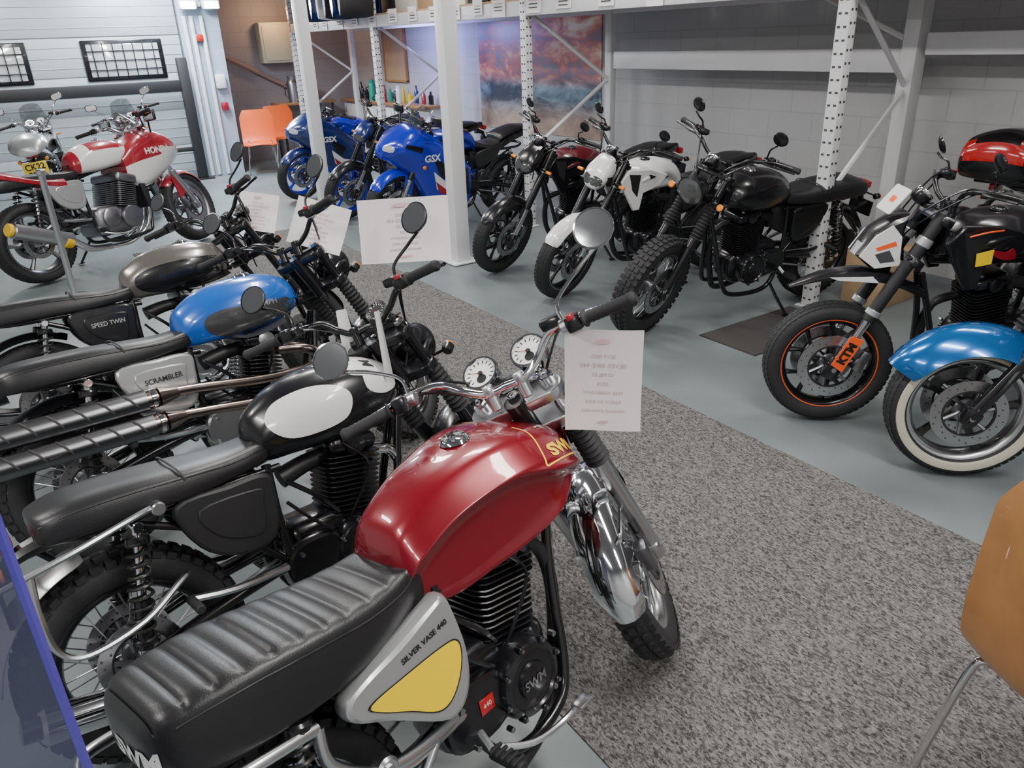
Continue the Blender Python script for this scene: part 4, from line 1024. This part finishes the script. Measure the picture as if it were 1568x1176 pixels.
moto('black_touring_motorcycle',1.62,10.5,rad(72),.12,.3,1.0,tank='sport',tcol='blk',seat='sport',whl='cast',rimc='blk',fork='usd',fend='redflat',head='mask',headc='redflat',screen=.3,mirror='rect',eng='four',engc='blk',engcov='blk',exh='short',side='redflat',gait=False,wR=.17,wF=.12)
SP=dict(tank='sport',seat='sport',tail='blk',whl='cast',rimc='blk',fork='usd',slid='blk',upper='blk',fendlow='sport',mirc='blk',mr=.8,mz=.13,my=.06,eng='single',exh='short',gait=False,barc='blk',gauge=1,rfend=None)
def SPK(**k):
    d=dict(SP); d.update(k); return d
moto('black_scrambler_motorcycle',4.05,3.42,rad(174),.17,.35,1.04,tank='classic',tcol='blk',slid='blk',upper='blk',fend=None,knob=True,rimc='blk',side='blk',barc='blk',mirc='blk',headc='blk',wF=.12,wR=.13,gauge=1,mr=.85,mz=.15,my=.05,exc='blkmatt')
def dec_w(a,tr):
    for s in (-1,1): decal(a,tr,sideM(.74,s*.25,.86,s),[(-s*p[0],p[1]) for p in [(-.12,-.02),(.02,.0),(.14,.05),(.10,-.03),(.0,-.06)]],'blk',.003,1)
moto('white_motorcycle',4.08,4.38,rad(176),.15,.35,1.0,**SPK(tcol='white',stripe='alu',fend='white',head='mask',headc='white',side='white',wF=.11,wR=.14,tankdec=dec_w))
moto('black_naked_motorcycle',4.10,5.26,rad(176),.15,.35,1.0,**SPK(tcol='maroon',dbl=True,fend='blk',head='mask',headc='blk',side='blk',wF=.11,wR=.14))
Eb,_,_=moto('blue_sports_motorcycle',4.0,7.22,rad(186),.15,.2,1.03,**SPK(tcol='bluegsx',fend='bluegsx',head=None,mirror=None,side=None,wF=.12,wR=.17,gauge=0,rise=.02)); fairing(Eb,'bluegsx','bluegsx')
moto('blue_naked_motorcycle',3.98,8.25,rad(182),.15,.3,1.0,**SPK(tcol='bluedk',rimc='bluegsx',armc='bluegsx',upper='blk',fend='blk',head='mask',headc='bluedk',side='bluedk',wF=.11,wR=.15))
Eb,_,_=moto('blue_sports_motorcycle',3.98,9.80,rad(184),.15,.2,1.0,**SPK(tcol='bluegsx',tail='bluegsx',rimc='bluegsx',fend='bluedk',head=None,mirror=None,side=None,wF=.12,wR=.15,gauge=0,rise=.02)); fairing(Eb,'bluedk','bluegsx')
# orange/black supermoto
Ek,Sk,Fk=moto('orange_black_motorcycle',3.84,1.71,rad(152),.10,-.22,1.0,**SPK(wb=1.46,rF=.30,rR=.30,tcol='blk',tz=1.02,stripe='orange',dbl=True,upper='blkmatt',fend='blk',fendlow='high',head='wedge',headc='blk',side='blk',wF=.12,wR=.16,disc=(.155,.07),ind='blk',top=.82,sz=.86))
a=Acc()
for s in (-1,1):
    dK=(Fk(1)-Fk(0)).normalized()
    M=frameM(Fk(.10,s*.131,.0),(-s*.894,0,-s*.446),dK)
    extr(a,[(-.033,-.08),(.033,-.09),(.028,.09),(-.033,.08)],.006,'orange',M,.002)
    text_on(a,'KTM',.055,M@Matrix.Translation((0,0,.0045))@Matrix.Rotation(rad(90),4,'Z'),'ink',None,.0,.003)
    cyl(a,Fk(.30,s*.098),Fk(.33,s*.098),.035,'silver',18,.004); cyl(a,Fk(.66,s*.098),Fk(.70,s*.098),.035,'silver',18,.004)
extr(a,rrect(.26,.09,.04),.03,'silver',frameM(Fk(.80,0,-.02),(0,1,0),(-.894,0,-.446)),.006)
a.build('fork_guard',Ek,ml=Sk)
a=Acc()
for s in (-1,1):
    q=s*(.15*1.02+.019)
    extr(a,[(-.035,-.03),(.035,-.04),(.045,.02),(-.03,.035)],.004,'yellow',frameM((.93,q,.86),X,Z),.0)
    extr(a,crc([(-.05,-.015),(.0,-.02),(.05,.0),(.055,.025),(.0,.015),(-.03,.03)],3),.006,'redflat',frameM((.84,q,.865),X,Z),.0)
    tube(a,[(1.02,s*.16,.955),(.95,s*.172,.975),(.88,s*.172,.98)],.004,'orange',6,4)
a.build('body_graphics',Ek)
moto('blue_cruiser_motorcycle',3.82,.91,rad(143),.08,-.18,1.02,wb=1.5,rF=.30,rR=.30,rake=30,trail=.13,tank='classic',tcol='bluesc',whl='cast',rimc='alu',armc='blk',ww=True,slid='blk',upper='blk',fend='bluesc',fendlow='deep',head='round',headc='chrome',barc='chrome',gauge=1,wF=.13,wR=.15,rfend='bluesc',side='bluesc',disc=(.145,.07),ind='blk')
Et,_,_=moto('touring_motorcycle',5.18,1.33,rad(-86),.08,.2,1.0,**SPK(tcol='blkmatt',head='mask',headc='white',fend='blk',side='blkmatt'))
a=Acc(); 
zc=1.06
loft(a,[(-.52,[(0,zc-.02),(.14,zc-.03),(.18,zc-.08),(.14,zc-.15),(0,zc-.16)]),(-.48,[(0,zc+.08),(.17,zc+.06),(.23,zc-.04),(.18,zc-.16),(0,zc-.17)]),(-.30,[(0,zc+.13),(.18,zc+.11),(.25,zc-.02),(.19,zc-.17),(0,zc-.17)]),(-.14,[(0,zc+.09),(.17,zc+.07),(.23,zc-.04),(.18,zc-.16),(0,zc-.16)]),(-.10,[(0,zc-.0),(.14,zc-.01),(.18,zc-.07),(.14,zc-.14),(0,zc-.15)])],'blkmatt',6,4,matfn=lambda c:'redlens' if (zc-.055<c[2]<zc+.05) and (abs(c[1])>.15 or c[0]<-.46) else 'blk')
box(a,(-.28,0,zc-.18),(.30,.25,.03),'blk',None,.008); tube(a,[(-.28,0,zc-.19),(-.2,0,.88),(-.1,0,.84)],.02,'blk',8,2)
a.build('top_box',Et)
boxobj('cardboard_box',(5.05,2.95,.19),(.42,.30,.38),'cardboard',.006)
# ------------------------------------------------------------------ lights
def area(name,loc,sx,sy,en,col=(1,.965,.92),rot=(0,0,0)):
    l=bpy.data.lights.new(name,'AREA'); l.shape='RECTANGLE'; l.size=sx; l.size_y=sy; l.energy=en; l.color=col
    ob=bpy.data.objects.new(name,l); ob.location=loc; ob.rotation_euler=rot; bpy.context.scene.collection.objects.link(ob)
mat('tubeglow',(.95,.98,1.),.5,emis=9.)
mat('floodglow',(.9,.97,1.),.5,emis=40.)
def fixture(x,y,z=3.2,ln=1.5):
    E=empty('ceiling_light',Matrix.Translation((x,y,z)))
    a=Acc(); box(a,(0,0,.06),(.16,ln,.06),'whiteflat',None,.01)
    for s in (-1,1): tube(a,[(s*.045,-ln/2+.03,.015),(s*.045,ln/2-.03,.015)],.015,'tubeglow',8,1)
    a.build('fitting',E)
for x_,y_ in ((1.6,-1.6),(1.6,.6),(1.6,3.4),(1.6,6.2),(1.6,9.2),(4.0,1.6),(4.0,5.0),(4.0,8.2),(-1.6,-1.0),(-1.6,1.8),(-1.6,5),(.2,11.6)):
    fixture(x_,y_); area('ceiling_light_lamp',(x_,y_,3.1),.25,1.5,70 if x_<3.5 else 38)
a=Acc(); 
for dx_ in (-.16,.16):
    box(a,(3.12+dx_,12.60,2.38),(.24,.10,.13),'whiteflat',None,.02); box(a,(3.12+dx_,12.545,2.37),(.19,.01,.09),'floodglow',None,.003)
box(a,(3.12,12.69,2.38),(.06,.10,.05),'whiteflat',None,.005)
a.build('flood_light')
area('flood_light_lamp',(3.12,12.5,2.33),.5,.1,55,(.82,.92,1),(rad(-60),0,0))
area('far_lamp',(2.4,11.6,2.9),.4,1.2,200,(.80,.91,1))
area('purple_lamp',(5.0,10.4,2.0),.5,1.2,46,(.33,.36,1),(0,rad(-90),0))
l=bpy.data.lights.new('warm_lamp','POINT'); l.energy=18; l.color=(1,.6,.3); l.shadow_soft_size=.08; ob=bpy.data.objects.new('warm_lamp',l); ob.location=(4.45,13.4,2.3); bpy.context.scene.collection.objects.link(ob)
w=bpy.data.worlds.new('w'); bpy.context.scene.world=w; w.use_nodes=True; w.node_tree.nodes['Background'].inputs[0].default_value=(.6,.65,.7,1); w.node_tree.nodes['Background'].inputs[1].default_value=.5
# ------------------------------------------------------------------ camera
f=1178.; dx,dy=101.,2612.; Ld=math.hypot(dx,dy); p=math.pi/2-math.atan(Ld/f); a_,b_=dx/Ld,dy/Ld; yaw=rad(33)
fw=V3((math.sin(yaw),math.cos(yaw),0)); rt=V3((math.cos(yaw),-math.sin(yaw),0)); up=V3((0,0,1))
dn=-fw*math.sin(p)-up*math.cos(p); fwd=fw*math.cos(p)-up*math.sin(p)
ir=rt*b_+dn*a_; idn=-rt*a_+dn*b_
cam=bpy.data.cameras.new('camera'); cam.sensor_width=36; cam.lens=f/1568*36; cam.clip_start=.02
co=bpy.data.objects.new('camera',cam); M=Matrix.Identity(4)
for i,c in enumerate((ir,-idn,-fwd,V3((0,0,1.8)))):
    for j in range(3): M[j][i]=c[j]
co.matrix_world=M; bpy.context.scene.collection.objects.link(co); bpy.context.scene.camera=co
